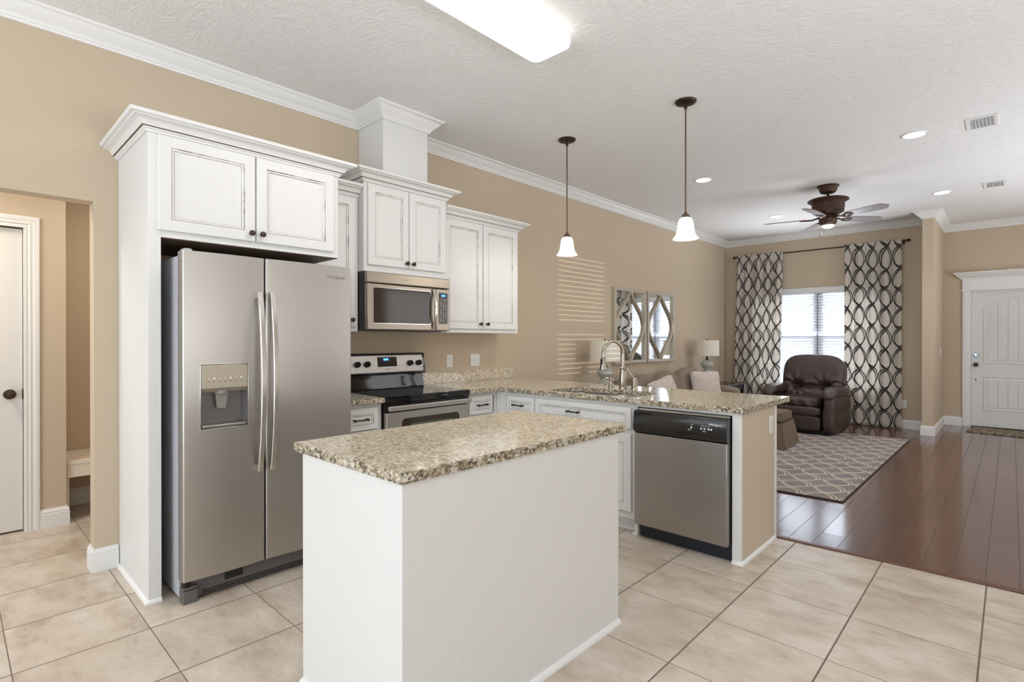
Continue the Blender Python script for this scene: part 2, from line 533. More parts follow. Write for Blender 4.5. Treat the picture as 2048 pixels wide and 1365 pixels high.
class MB:
    def __init__(s):
        s.v, s.f, s.m = [], [], []
        s.uv = None

    def add(s, vs, fs, mat=0, X=None):
        k = len(s.v)
        if X is not None:
            vs = [X @ Vector(v) for v in vs]
        s.v += [tuple(v) for v in vs]
        s.f += [tuple(i + k for i in f) for f in fs]
        s.m += [mat] * len(fs) if isinstance(mat, int) else list(mat)
        return s

    def box(s, a, b, mat=0, X=None):
        x0, y0, z0 = a
        x1, y1, z1 = b
        vs = [(x0, y0, z0), (x1, y0, z0), (x1, y1, z0), (x0, y1, z0), (x0, y0, z1), (x1, y0, z1), (x1, y1, z1), (x0, y1, z1)]
        fs = [(0, 3, 2, 1), (4, 5, 6, 7), (0, 1, 5, 4), (1, 2, 6, 5), (2, 3, 7, 6), (3, 0, 4, 7)]
        return s.add(vs, fs, mat, X)

    def rings(s, X, a0, a1, b0, b1, levels, back=True):
        """nested rectangles; levels = [(inset, height, mat)]"""
        vs, fs, ms = [], [], []
        for ins, c, m in levels:
            vs += [(a0 + ins, b0 + ins, c), (a1 - ins, b0 + ins, c), (a1 - ins, b1 - ins, c), (a0 + ins, b1 - ins, c)]
        for i in range(len(levels) - 1):
            p, q = i * 4, i * 4 + 4
            for j in range(4):
                j2 = (j + 1) % 4
                fs.append((p + j, p + j2, q + j2, q + j))
                mm = levels[i + 1][2]
                if mm == 1 and j in (0, 3):
                    mm = 3
                ms.append(mm)
        k = len(vs) - 4
        fs.append((k, k + 1, k + 2, k + 3))
        ms.append(levels[-1][2])
        if back:
            fs.append((3, 2, 1, 0))
            ms.append(levels[0][2])
        return s.add(vs, fs, ms, X)

    def prism(s, poly, z0, z1, mat=0, X=None):
        n = len(poly)
        vs = [(p[0], p[1], z0) for p in poly] + [(p[0], p[1], z1) for p in poly]
        fs = [tuple(range(n - 1, -1, -1)), tuple(range(n, 2 * n))]
        for i in range(n):
            j = (i + 1) % n
            fs.append((i, j, n + j, n + i))
        return s.add(vs, fs, mat, X)

    def lathe(s, X, prof, seg=24, mat=0, sx=1.0, sy=1.0, caps=True):
        """profile [(r, h)] round the local Z axis of X"""
        vs, fs = [], []
        for r, h in prof:
            for i in range(seg):
                a = 2 * pi * i / seg
                vs.append((r * cos(a) * sx, r * sin(a) * sy, h))
        for k in range(len(prof) - 1):
            for i in range(seg):
                j = (i + 1) % seg
                fs.append((k * seg + i, k * seg + j, (k + 1) * seg + j, (k + 1) * seg + i))
        if caps and prof[0][0] > 1e-6:
            fs.append(tuple(range(seg - 1, -1, -1)))
        if caps and prof[-1][0] > 1e-6:
            b = (len(prof) - 1) * seg
            fs.append(tuple(b + i for i in range(seg)))
        return s.add(vs, fs, mat, X)

    def tube(s, pts, r, seg=10, mat=0, X=None, flat=1.0):
        pts = [Vector(p) for p in pts]
        n = len(pts)
        rs = r if isinstance(r, (list, tuple)) else [r] * n
        vs, fs = [], []
        up = None
        for i, p in enumerate(pts):
            d = (pts[min(i + 1, n - 1)] - pts[max(i - 1, 0)]).normalized()
            if up is None:
                up = Vector((0, 0, 1)) if abs(d.z) < 0.9 else Vector((0, 1, 0))
                if abs(d.z) >= 0.9:
                    up = Vector((0, 1, 0))
            sd = d.cross(up)
            if sd.length < 1e-5:
                sd = d.cross(Vector((1, 0, 0)))
            sd.normalize()
            up = sd.cross(d).normalized()
            for k in range(seg):
                a = 2 * pi * k / seg
                vs.append(p + sd * (cos(a) * rs[i]) + up * (sin(a) * rs[i] * flat))
        for i in range(n - 1):
            for k in range(seg):
                j = (k + 1) % seg
                fs.append((i * seg + k, i * seg + j, (i + 1) * seg + j, (i + 1) * seg + k))
        fs.append(tuple(range(seg - 1, -1, -1)))
        fs.append(tuple((n - 1) * seg + k for k in range(seg)))
        return s.add(vs, fs, mat, X)

    def sweep(s, path, prof, mat=0, closed=False, mats=None):
        """profile [(out, z)] swept along a plan path, out = right of travel, mitred"""
        n = len(path)
        P = [Vector(p) for p in path]
        offs = []
        for i in range(n):
            dirs = []
            if i > 0 or closed:
                dirs.append((P[i] - P[i - 1]).normalized())
            if i < n - 1 or closed:
                dirs.append((P[(i + 1) % n] - P[i]).normalized())
            ns = [Vector((d.y, -d.x)) for d in dirs]
            if len(ns) == 2:
                m = (ns[0] + ns[1]) / max(0.05, 1 + ns[0].dot(ns[1]))
            else:
                m = ns[0]
            offs.append(m)
        k = len(prof)
        vs = []
        for p, m in zip(P, offs):
            for o, z in prof:
                vs.append((p.x + m.x * o, p.y + m.y * o, z))
        fs, ms = [], []
        for i in range(n if closed else n - 1):
            a, b = i * k, ((i + 1) % n) * k
            for j in range(k):
                j2 = (j + 1) % k
                fs.append((a + j, b + j, b + j2, a + j2))
                ms.append(mats[j] if mats else mat)
        if not closed:
            fs.append(tuple(range(k)))
            fs.append(tuple((n - 1) * k + j for j in range(k - 1, -1, -1)))
            ms += [mat, mat]
        return s.add(vs, fs, ms)

    def puff(s, c, h, n=4.0, res=10, mat=0, X=None, fn=None):
        """superellipsoid cushion shape, centre c, half sizes h; n = squareness"""
        idx = {}
        vs, fs = [], []

        def vid(i, j, k):
            key = (i, j, k)
            if key not in idx:
                p = Vector((2 * i / res - 1, 2 * j / res - 1, 2 * k / res - 1))
                # spread the grid towards the edges for rounder corners
                p = Vector([sin(q * pi / 2) * 0.55 + q * 0.45 for q in p])
                nm = (abs(p.x) ** n + abs(p.y) ** n + abs(p.z) ** n) ** (1.0 / n)
                p /= nm
                q = Vector((p.x * h[0], p.y * h[1], p.z * h[2]))
                if fn:
                    q = fn(p, q)
                idx[key] = len(vs)
                vs.append(Vector(c) + q)
            return idx[key]

        for i in range(res):
            for j in range(res):
                fs.append((vid(i, j, 0), vid(i, j + 1, 0), vid(i + 1, j + 1, 0), vid(i + 1, j, 0)))
                fs.append((vid(i, j, res), vid(i + 1, j, res), vid(i + 1, j + 1, res), vid(i, j + 1, res)))
                fs.append((vid(i, 0, j), vid(i + 1, 0, j), vid(i + 1, 0, j + 1), vid(i, 0, j + 1)))
                fs.append((vid(i, res, j), vid(i, res, j + 1), vid(i + 1, res, j + 1), vid(i + 1, res, j)))
                fs.append((vid(0, i, j), vid(0, i, j + 1), vid(0, i + 1, j + 1), vid(0, i + 1, j)))
                fs.append((vid(res, i, j), vid(res, i + 1, j), vid(res, i + 1, j + 1), vid(res, i, j + 1)))
        return s.add(vs, fs, mat, X)


ORG = {}


def link_mesh(name, mb, mats, parent=None, bevel=0.0, smooth=True, local=False, angle=35, bseg=2):
    me = bpy.data.meshes.new(name)
    o = Vector((0, 0, 0))
    if parent is not None and not local:
        o = ORG.get(parent.name, Vector((0, 0, 0)))
    me.from_pydata([tuple(Vector(v) - o) for v in mb.v], [], mb.f)
    if not isinstance(mats, (list, tuple)):
        mats = [mats]
    for m in mats:
        me.materials.append(m)
    me.polygons.foreach_set('material_index', mb.m)
    if mb.uv:
        uvl = me.uv_layers.new(name='UVMap')
        for lp in me.loops:
            uvl.data[lp.index].uv = mb.uv[lp.vertex_index]
    me.polygons.foreach_set('use_smooth', [smooth] * len(me.polygons))
    me.update()
    if smooth:
        try:
            me.set_sharp_from_angle(angle=radians(angle))
        except Exception:
            pass
    ob = bpy.data.objects.new(name, me)
    COL.objects.link(ob)
    if parent is not None:
        ob.parent = parent
        ORG[ob.name] = o if not local else Vector((0, 0, 0))
    if bevel:
        b = ob.modifiers.new('bevel', 'BEVEL')
        b.width = bevel
        b.segments = bseg
        b.limit_method = 'ANGLE'
        b.angle_limit = radians(40)
    return ob


def thing(name, label, cat, loc=(0, 0, 0), rotz=0.0, group=None):
    o = bpy.data.objects.new(name, None)
    o.empty_display_size = 0.05
    COL.objects.link(o)
    o.location = loc
    o.rotation_euler = (0, 0, rotz)
    o['label'] = label
    o['category'] = cat
    if group:
        o['group'] = group
    ORG[o.name] = Vector(loc)
    return o


def tag(o, label, cat, group=None):
    o['label'] = label
    o['category'] = cat
    if group:
        o['group'] = group
    return o


def struct(name, mb, mats, bevel=0.0, smooth=True):
    o = link_mesh(name, mb, mats, bevel=bevel, smooth=smooth)
    o['kind'] = 'structure'
    return o


def copy_tree(o, parent=None):
    c = o.copy()
    COL.objects.link(c)
    if parent is not None:
        c.parent = parent
    for ch in list(o.children):
        copy_tree(ch, c)
    return c


def text_part(parent, name, s_, size, X, mat, extrude=0.0006, shear=0.0, sx=1.0, label=None, bold=0.0):
    cu = bpy.data.curves.new(name, 'FONT')
    cu.body = s_
    cu.size = size
    cu.extrude = extrude
    cu.shear = shear
    cu.offset = bold
    cu.align_x = 'CENTER'
    cu.align_y = 'CENTER'
    tmp = bpy.data.objects.new('tmp_text', cu)
    COL.objects.link(tmp)
    bpy.context.view_layer.update()
    me = bpy.data.meshes.new_from_object(tmp)
    me.name = name
    bpy.data.objects.remove(tmp)
    o = ORG.get(parent.name, Vector((0, 0, 0)))
    for v in me.vertices:
        co = v.co.copy()
        co.x *= sx
        v.co = (X @ co) - o
    me.materials.clear()
    me.materials.append(mat)
    ob = bpy.data.objects.new(name, me)
    COL.objects.link(ob)
    ob.parent = parent
    ORG[ob.name] = o
    if label:
        ob['label'] = label
    return ob


# ------------------------------------------------------------------ room shell
H = 3.05
RX, BY, EY, WY = 6.6, -3.2, 10.53, 9.608
CX0, CX1, CY0 = 2.86, 2.985, 9.13       # wall end between living room and foyer
OP0, OP1, OPZ = -1.05, 0.562, 2.083      # opening to the hall in the left wall
WX0, WX1, WZ0, WZ1 = 0.47, 2.36, 0.55, 2.158

mb = MB().box((-2.0, BY, -0.10), (RX, 3.775, 0.0))
struct('floor', mb, M['tile'])
mb = MB().box((0.0, 3.775, -0.10), (RX, EY, 0.0))
o = struct('floor_wood', mb, M['wood'])
o.name = 'floor.001'
mb = MB().box((0, BY, H), (RX, EY, H + 0.12))
struct('ceiling', mb, M['ceiling'])
mb = MB().box((-2.0, BY, 2.62), (-0.125, 2.0, 2.74))
o = struct('ceiling_hall', mb, M['ceiling'])
o.name = 'ceiling.001'

# left wall with the hall opening
mb = MB()
mb.box((-0.12, BY, 0), (0, OP0, H))
mb.box((-0.12, OP1, 0), (0, EY, H))
mb.box((-0.12, OP0, OPZ), (0, OP1, H))
struct('wall_left', mb, M['wall'])
# living room window wall
mb = MB()
T = 0.16
mb.box((0, WY, 0), (WX0, WY + T, H))
mb.box((WX1, WY, 0), (CX0, WY + T, H))
mb.box((WX0, WY, 0), (WX1, WY + T, WZ0))
mb.box((WX0, WY, WZ1), (WX1, WY + T, H))
struct('wall_window', mb, M['wall'])
mb = MB().box((CX0, CY0, 0), (CX1, EY, H))
struct('wall_foyer_end', mb, M['wall'])
# foyer wall with door opening
DX0, DX1, DZ = 3.307, 4.235, 2.035
mb = MB()
mb.box((CX1, EY, 0), (DX0, EY + T, H))
mb.box((DX1, EY, 0), (RX, EY + T, H))
mb.box((DX0, EY, DZ), (DX1, EY + T, H))
struct('wall_foyer', mb, M['wall'])
# right wall (out of the picture) with the window whose blind throws the bright stripes
SY0, SY1, SZ0, SZ1 = 4.72, 5.72, 0.98, 2.42
mb = MB()
mb.box((RX, BY, 0), (RX + T, SY0, H))
mb.box((RX, SY1, 0), (RX + T, EY, H))
mb.box((RX, SY0, 0), (RX + T, SY1, SZ0))
mb.box((RX, SY0, SZ1), (RX + T, SY1, H))
struct('wall_right', mb, M['wall'])
# back wall behind the camera with glazed openings
mb = MB()
mb.box((-2.0, BY - T, 0), (0.5, BY, H))
mb.box((4.7, BY - T, 0), (RX, BY, H))
mb.box((0.5, BY - T, 2.5), (4.7, BY, H))
mb.box((0.5, BY - T, 0), (4.7, BY, 0.2))
struct('wall_back', mb, M['wall'])
# hall walls
HX = -1.135
mb = MB()
mb.box((HX - 0.12, BY, 0), (HX, -0.50, 2.62))
mb.box((HX - 0.12, 0.362, 0), (HX, 0.575, 2.62))
mb.box((HX - 0.12, -0.50, 2.07), (HX, 0.362, 2.62))
mb.box((HX - 0.16, -0.62, 0.0), (HX - 0.121, 0.453, 2.2))  # added slab behind the door, stops sky light leaking under it
struct('wall_hall', mb, M['wall'])
mb = MB().box((-1.77, 0.575 - 0.12, 0), (-1.65, 2.0, 2.62))
struct('wall_niche', mb, M['wall'])
mb = MB().box((-1.65, 0.455, 0), (HX - 0.12, 0.575, 2.62))
struct('wall_niche_side', mb, M['wall'])
mb = MB().box((-1.65, 1.75, 0), (-0.12, 1.87, 2.62))
struct('wall_niche_end', mb, M['wall'])

# crown moulding on the ceiling
cz = 2.953
CR = [(0.0, cz), (0.012, cz), (0.015, cz + 0.012), (0.022, cz + 0.016), (0.026, cz + 0.026), (0.040, cz + 0.036), (0.058, cz + 0.052),
      (0.074, cz + 0.070), (0.082, cz + 0.080), (0.092, cz + 0.084), (0.100, cz + 0.0965), (0.0, cz + 0.0965)]
mb = MB()
path = [(0, BY), (0, 2.220), (0.345, 2.220), (0.345, 2.635), (0, 2.635), (0, WY), (CX0, WY), (CX0, CY0), (CX1, CY0), (CX1, EY), (RX, EY), (RX, BY), (0, BY)]
mb.sweep(path[:-1], CR, closed=True)
struct('trim_crown', mb, M['trim']).name = 'trim_1'
# baseboards
BB = [(0.0, 0.0), (0.017, 0.0), (0.017, 0.094), (0.014, 0.098), (0.014, 0.103), (0.016, 0.108), (0.013, 0.116), (0.007, 0.121), (0.006, 0.130), (0.0, 0.130)]
mb = MB()
mb.sweep([(-0.12, OP1), (0, OP1), (0, 0.672)][::1], BB)
mb.v = [(x, y, z) for x, y, z in mb.v]
struct('baseboard_kitchen', mb, M['trim'])
mb = MB()
mb.sweep([(0, 4.02), (0, WY), (CX0, WY), (CX0, CY0), (CX1, CY0), (CX1, EY), (3.208, EY)], BB)
struct('baseboard_living', mb, M['trim'])
mb = MB()
mb.sweep([(4.335, EY), (RX, EY), (RX, BY), (4.8, BY)], BB)
struct('baseboard_right', mb, M['trim'])
mb = MB()
mb.sweep([(HX, 0.434), (HX, 0.575), (-1.16, 0.575)], BB)
struct('baseboard_hall', mb, M['trim'])
mb = MB()
mb.sweep([(-1.65, 0.60), (-1.65, 1.75), (-0.13, 1.75)], BB)
struct('baseboard_niche', mb, M['trim'])
# strip between tile and wood
mb = MB().prism([(2.62, 3.74), (RX, 3.865), (RX, 3.905), (2.62, 3.78)], 0.0, 0.008)
struct('trim_threshold', mb, M['threshold'], bevel=0.003).name = 'trim_2'

# hall door casing and leaf
CAS = [(0, 0), (0, 0.010), (0.010, 0.014), (0.014, 0.010), (0.026, 0.017), (0.040, 0.012), (0.055, 0.020), (0.068, 0.020), (0.078, 0.016), (0.078, 0)]


def casing_frame(X, a0, a1, top, width=0.078):
    """door casing as a mitred three sided frame, local a,b,c coordinates of X"""
    m = MB()
    prof = [(0.0, 0.0), (0.0, 0.010), (0.012, 0.015), (0.018, 0.010), (0.030, 0.018), (0.042, 0.012), (0.058, 0.021), (0.070, 0.021), (width, 0.016), (width, 0.0)]
    corners = [(a0, 0.0, -1, 0), (a0, top, -1, 1), (a1, top, 1, 1), (a1, 0.0, 1, 0)]
    vs = []
    for ca, cb, sa, sb in corners:
        for o_, c in prof:
            vs.append((ca + sa * o_, cb + sb * o_, c))
    k = len(prof)
    fs = []
    for i in range(3):
        for j in range(k):
            j2 = (j + 1) % k
            fs.append((i * k + j, i * k + j2, (i + 1) * k + j2, (i + 1) * k + j))
    fs.append(tuple(range(k)))
    fs.append(tuple(3 * k + j for j in range(k - 1, -1, -1)))
    m.add(vs, fs, 0, X)
    return m


d1 = MB()
d1.box((HX - 0.10, -0.492, 0.012), (HX - 0.028, 0.350, 2.060))
door1 = struct('door_1', d1, M['door'], bevel=0.002)
m = casing_frame(FL(HX, 0, 0), -0.50, 0.356, 2.066)
m.box((-0.50 - 0.0, 0.0, -0.10), (-0.494, 2.066, 0.0), 0, FL(HX, 0, 0))
m.box((0.353, 0.0, -0.10), (0.362, 2.070, 0.0), 0, FL(HX, 0, 0))
cas = link_mesh('door_casing', m, M['trim'], parent=door1)
m = MB()
KX = Matrix.Translation((HX - 0.028, 0.285, 0.938)) @ Matrix.Rotation(radians(90), 4, 'Y')
m.lathe(KX, [(0.030, 0.0), (0.033, 0.003), (0.030, 0.007), (0.012, 0.009), (0.011, 0.030), (0.020, 0.036), (0.028, 0.046), (0.029, 0.056), (0.022, 0.066), (0.0, 0.069)], 24)
link_mesh('door_knob', m, M['bronze'], parent=door1)
m = MB().box((HX - 0.028, 0.346, 0.905), (HX - 0.004, 0.3525, 0.970))
link_mesh('strike_plate', m, M['bronze'], parent=door1)

# mudroom bench in the niche
bench = thing('mudroom_bench', 'cream painted built-in bench in the niche past the left doorway', 'bench', (-1.4, 1.1, 0))
m = MB().box((-1.645, 0.580, 0.405), (-1.165, 1.745, 0.435))
link_mesh('seat', m, M['bench_paint'], bench, bevel=0.003)
m = MB().box((-1.188, 0.580, 0.314), (-1.170, 1.745, 0.404))
link_mesh('apron', m, M['bench_paint'], bench, bevel=0.002)
m = MB().box((-1.63, 0.580, 0.0), (-1.19, 0.598, 0.404))
link_mesh('side_panel', m, M['bench_paint'], bench)
m = MB().box((-1.63, 1.725, 0.0), (-1.19, 1.743, 0.404))
link_mesh('side_panel', m, M['bench_paint'], bench)

# ------------------------------------------------------------------ entry door
E0 = EY + 0.035
door2 = MB()
X2 = FP(0, E0, 0)
# slab built from nested panels with planked grooves
door2.box((DX0 + 0.004, 0.012, -0.04), (DX1 - 0.004, 2.031, 0.0), 0, X2)
dr2 = struct('door_2', door2, M['entry'], bevel=0.002)


def arch_pts(a0, a1, b0, b1, rise, n=16):
    pts = [(a0, b0), (a1, b0), (a1, b1)]
    for i in range(1, n):
        t_ = i / n
        a = a1 + (a0 - a1) * t_
        pts.append((a, b1 + rise * sin(pi * t_) ** 0.9))
    pts.append((a0, b1))
    return pts


def outline_panel(m, X, a0, a1, b0, b1, rise):
    """raised moulding ring and a planked field inside"""
    n = 16
    rings = [(0.0, 0.0), (0.006, 0.007), (0.018, 0.007), (0.026, 0.001), (0.040, 0.001), (0.050, 0.005)]
    loops = []
    for ins, c in rings:
        loops.append([(a, b, c) for a, b in arch_pts(a0 + ins, a1 - ins, b0 + ins, b1 - ins, rise, n)])
    k = len(loops[0])
    vs = [p for lp in loops for p in lp]
    fs = []
    for r in range(len(loops) - 1):
        for i in range(k):
            j = (i + 1) % k
            fs.append((r * k + i, r * k + j, (r + 1) * k + j, (r + 1) * k + i))
    fs.append(tuple((len(loops) - 1) * k + i for i in range(k)))
    m.add(vs, fs, 0, X)


m = MB()
PA0, PA1 = 3.447, 4.095
outline_panel(m, X2, PA0, PA1, 0.948, 1.785, 0.155)
link_mesh('arched_panel', m, M['entry'], dr2, smooth=True, angle=20)
m = MB()
outline_panel(m, X2, PA0, PA1, 0.252, 0.763, 0.0)
link_mesh('lower_panel', m, M['entry'], dr2, smooth=True, angle=20)
M['groove'] = simple('panel_groove', (176, 172, 166), 0.5)
for i in range(1, 5):
    a = PA0 + 0.05 + (PA1 - PA0 - 0.10) * i / 5
    tt = (a - PA0) / (PA1 - PA0)
    m = MB()
    top = 1.785 - 0.05 + 0.155 * sin(pi * tt) ** 0.9
    m.box((a - 0.003, 1.0, 0.0045), (a + 0.003, top, 0.0056), 0, X2)
    m.box((a - 0.003, 0.304, 0.0045), (a + 0.003, 0.712, 0.0056), 0, X2)
    link_mesh('groove', m, M['groove'], dr2, smooth=False)
m = MB()
m.lathe(Matrix.Translation((3.362, E0, 0.930)) @ Matrix.Rotation(radians(90), 4, 'X'), [(0.030, 0), (0.032, 0.006), (0.012, 0.010), (0.011, 0.03), (0.024, 0.04), (0.029, 0.052), (0.022, 0.064), (0, 0.066)], 20)
link_mesh('door_knob', m, M['black'], dr2)
m = MB()
m.lathe(Matrix.Translation((3.362, E0, 1.072)) @ Matrix.Rotation(radians(90), 4, 'X'), [(0.030, 0), (0.032, 0.008), (0.026, 0.014), (0, 0.016)], 20)
m.box((3.3585, E0 - 0.030, 1.055), (3.3655, E0 - 0.014, 1.089))
link_mesh('deadbolt', m, M['reflector'], dr2)
m = MB()
m.lathe(Matrix.Translation((3.362, E0, 0.706)) @ Matrix.Rotation(radians(90), 4, 'X'), [(0.010, 0), (0.010, 0.006), (0, 0.008)], 14)
link_mesh('bolt_cap', m, M['bronze'], dr2)
m = MB().box((3.69, E0 - 0.006, 1.975), (3.696, E0, 2.0))
link_mesh('wreath_hook', m, M['groove'], dr2)
m = MB()
for a, b in ((3.210, DX0), (DX1, 4.332)):
    m.box((a, EY - 0.022, 0.0), (b, EY, 2.036))
    m.box((a + 0.018, EY - 0.027, 0.0), (b - 0.018, EY - 0.022, 2.036))
m.box((DX0, EY, 0), (DX0 + 0.003, EY + 0.10, DZ))
m.box((DX1 - 0.003, EY, 0), (DX1, EY + 0.10, DZ))
link_mesh('door_casing', m, M['trim'], dr2, bevel=0.002)
m = MB()
m.box((3.196, EY - 0.034, 2.036), (4.346, EY, 2.052))
m.box((3.210, EY - 0.024, 2.052), (4.332, EY, 2.225))
hp = [(0.0, 2.215), (0.028, 2.215), (0.032, 2.232), (0.050, 2.246), (0.075, 2.268), (0.088, 2.290), (0.100, 2.294), (0.100, 2.312), (0.0, 2.312)]
m.sweep([(3.210, EY), (3.210, EY - 0.005), (4.332, EY - 0.005), (4.332, EY)][::1], hp)
link_mesh('header_moulding', m, M['trim'], dr2)
m = MB().box((DX0, EY - 0.01, 0.0), (DX1, EY + 0.12, 0.012))
link_mesh('sill_plate', m, M['bronze'], dr2)

# door mat
m = MB()
cA = Vector((3.283, 9.868))
dA = Vector((0.985, -0.172)) * 0.92
dB = Vector((0.058, 0.60))
poly = [cA, cA + dA, cA + dA + dB, cA + dB]
m.prism([(p.x, p.y) for p in poly], 0.001, 0.012, 0)
mt = link_mesh('door_mat', m, M['mat'], bevel=0.003)
tag(mt, 'brown patterned door mat on the dark wood floor before the entry door', 'mat')

# ------------------------------------------------------------------ living room window, blind, curtains
wf = MB()
MX = 1.461
fr = 0.05
Yw0, Yw1 = WY + 0.09, WY + 0.14
for a, b in ((WX0, MX - 0.02), (MX + 0.02, WX1)):
    wf.box((a, Yw0, WZ0), (a + fr, Yw1, WZ1))
    wf.box((b - fr, Yw0, WZ0), (b, Yw1, WZ1))
    wf.box((a, Yw0, WZ0), (b, Yw1, WZ0 + fr))
    wf.box((a, Yw0, WZ1 - fr), (b, Yw1, WZ1))
    wf.box((a, Yw0, 1.345), (b, Yw1, 1.395))
wf.box((MX - 0.055, Yw0 - 0.01, WZ0), (MX + 0.055, Yw1 + 0.01, WZ1))
win = struct('window_1', wf, M['window_vinyl'], bevel=0.003)
m = MB().box((WX0 + fr, WY + 0.112, WZ0 + fr), (MX - 0.055, WY + 0.116, WZ1 - fr))
link_mesh('pane', m, M['pane'], win)
m = MB().box((MX + 0.055, WY + 0.112, WZ0 + fr), (WX1 - fr, WY + 0.116, WZ1 - fr))
link_mesh('pane', m, M['pane'], win)
m = MB().box((WX0 - 0.03, WY - 0.035, WZ0 - 0.022), (WX1 + 0.03, WY + 0.085, WZ0))
link_mesh('window_sill', m, M['trim'], win, bevel=0.004)
bl = thing('window_blind', 'white horizontal slat blind closed over the living room window', 'blind', (1.415, WY + 0.05, WZ0))
m = MB().box((WX0 + 0.004, WY + 0.002, 2.058), (WX1 - 0.004, WY + 0.030, 2.154))
link_mesh('valance', m, M['trim'], bl, bevel=0.003)
m = MB().box((WX0 + 0.006, WY + 0.032, 2.09), (WX1 - 0.006, WY + 0.08, 2.152))
link_mesh('head_rail', m, M['trim'], bl)
nsl = 33
for half, (a, b) in enumerate(((WX0 + 0.008, MX - 0.012), (MX + 0.012, WX1 - 0.008))):
    for i in range(nsl):
        z = 0.600 + i * (2.062 - 0.600) / (nsl - 1)
        m = MB()
        ang = radians(45)
        hw = 0.0245
        dy_, dz_ = hw * cos(ang), hw * sin(ang)
        n_ = Vector((0, -sin(ang), cos(ang))) * 0.0014
        yc = WY + 0.050
        p = [Vector((a, yc - dy_, z - dz_)), Vector((b, yc - dy_, z - dz_)), Vector((b, yc + dy_, z + dz_)), Vector((a, yc + dy_, z + dz_))]
        vs = [q - n_ for q in p] + [q + n_ for q in p]
        m.add(vs, [(0, 3, 2, 1), (4, 5, 6, 7), (0, 1, 5, 4), (1, 2, 6, 5), (2, 3, 7, 6), (3, 0, 4, 7)])
        link_mesh('slat', m, M['slat'], bl, smooth=False)
    m = MB().box((a, WY + 0.030, 0.552), (b, WY + 0.070, 0.572))
    link_mesh('bottom_rail', m, M['trim'], bl, bevel=0.002)
for xx in (0.75, 1.15, 1.72, 2.10):
    m = MB().box((xx - 0.0012, WY + 0.0295, 0.57), (xx + 0.0012, WY + 0.0315, 2.09))
    link_mesh('ladder_cord', m, M['trim'], bl, smooth=False)

# curtain rod with finials
RY = 9.500
rod = thing('curtain_rod', 'dark bronze curtain rod with carved finials above the window', 'curtain rod', (1.43, RY, 2.742))
m = MB().tube([(0.235, RY, 2.742), (2.620, RY, 2.742)], 0.0105, 12)
link_mesh('rod', m, M['bronze'], rod)
for sx_, x0 in ((-1, 0.235), (1, 2.620)):
    m = MB()
    X = Matrix.Translation((x0, RY, 2.742)) @ Matrix.Rotation(radians(90 * sx_), 4, 'Y')
    m.lathe(X, [(0.0105, 0), (0.016, 0.004), (0.016, 0.010), (0.010, 0.014), (0.020, 0.028), (0.026, 0.042), (0.022, 0.056), (0.010, 0.068), (0, 0.072)], 16)
    link_mesh('finial', m, M['bronze'], rod)
for x0 in (0.262, 2.600):
    m = MB()
    m.box((x0 - 0.006, RY + 0.008, 2.730), (x0 + 0.006, WY - 0.001, 2.744))
    m.box((x0 - 0.014, WY - 0.008, 2.700), (x0 + 0.014, WY - 0.001, 2.775))
    link_mesh('bracket', m, M['bronze'], rod)


def curtain(name, x0, x1, b0, b1, seed, label, waves):
    rnd = random.Random(seed)
    nu, nv = 220, 60
    ph = [rnd.uniform(0, 2 * pi) for _ in range(6)]
    vs, uv = [], []
    ztop, zbot = 2.768, 0.012
    for j in range(nv + 1):
        tv = j / nv
        z = ztop + (zbot - ztop) * tv
        u_acc = 0.0
        prev = None
        for i in range(nu + 1):
            tu = i / nu
            xa = x0 + (b0 - x0) * tv
            xb = x1 + (b1 - x1) * tv
            x = xa + (xb - xa) * (tu + 0.012 * sin(2 * pi * tu * 2 + ph[0]) * (0.4 + tv))
            amp = 0.024 + 0.026 * min(1, tv * 3)
            w = 2 * pi * waves * tu
            y = RY - 0.004 + amp * (sin(w + ph[1]) * 0.75 + 0.35 * sin(w * 0.53 + ph[2] + tv * 1.2) + 0.12 * sin(w * 2.1 + ph[3] + tv * 0.8))
            if j == 0:
                y = RY - 0.016 + 0.008 * sin(w + ph[1])
            if j < 4:
                y = min(y, RY - 0.016)
            y = min(y, WY - 0.045)
            p = Vector((x, y, z))
            if prev is not None:
                u_acc += sqrt((p.x - prev.x) ** 2 + (p.y - prev.y) ** 2)
            prev = p
            vs.append(p)
            uv.append((tu * (x1 - x0) * 1.70 + 0.022 * sin(2 * pi * waves * tu + ph[4]) + seed * 0.07, z + 0.02 * sin(tu * 4 + seed)))
    m = MB()
    fs = []
    for j in range(nv):
        for i in range(nu):
            a = j * (nu + 1) + i
            fs.append((a, a + 1, a + nu + 2, a + nu + 1))
    m.add(vs, fs)
    m.uv = uv
    o = link_mesh(name, m, M['curtain'], angle=180)
    sd = o.modifiers.new('thickness', 'SOLIDIFY')
    sd.thickness = 0.0025
    sd.offset = 0
    tag(o, label, 'curtain', 'patterned curtains on the rod')
    return o


curtain('curtain', 0.243, 0.985, 0.165, 0.905, 3, 'off-white curtain with charcoal ogee lines left of the blind, behind the lamp', 4.6)
curtain('curtain', 1.875, 2.588, 1.865, 2.592, 11, 'off-white curtain with charcoal ogee lines right of the blind, behind the recliner', 4.3)

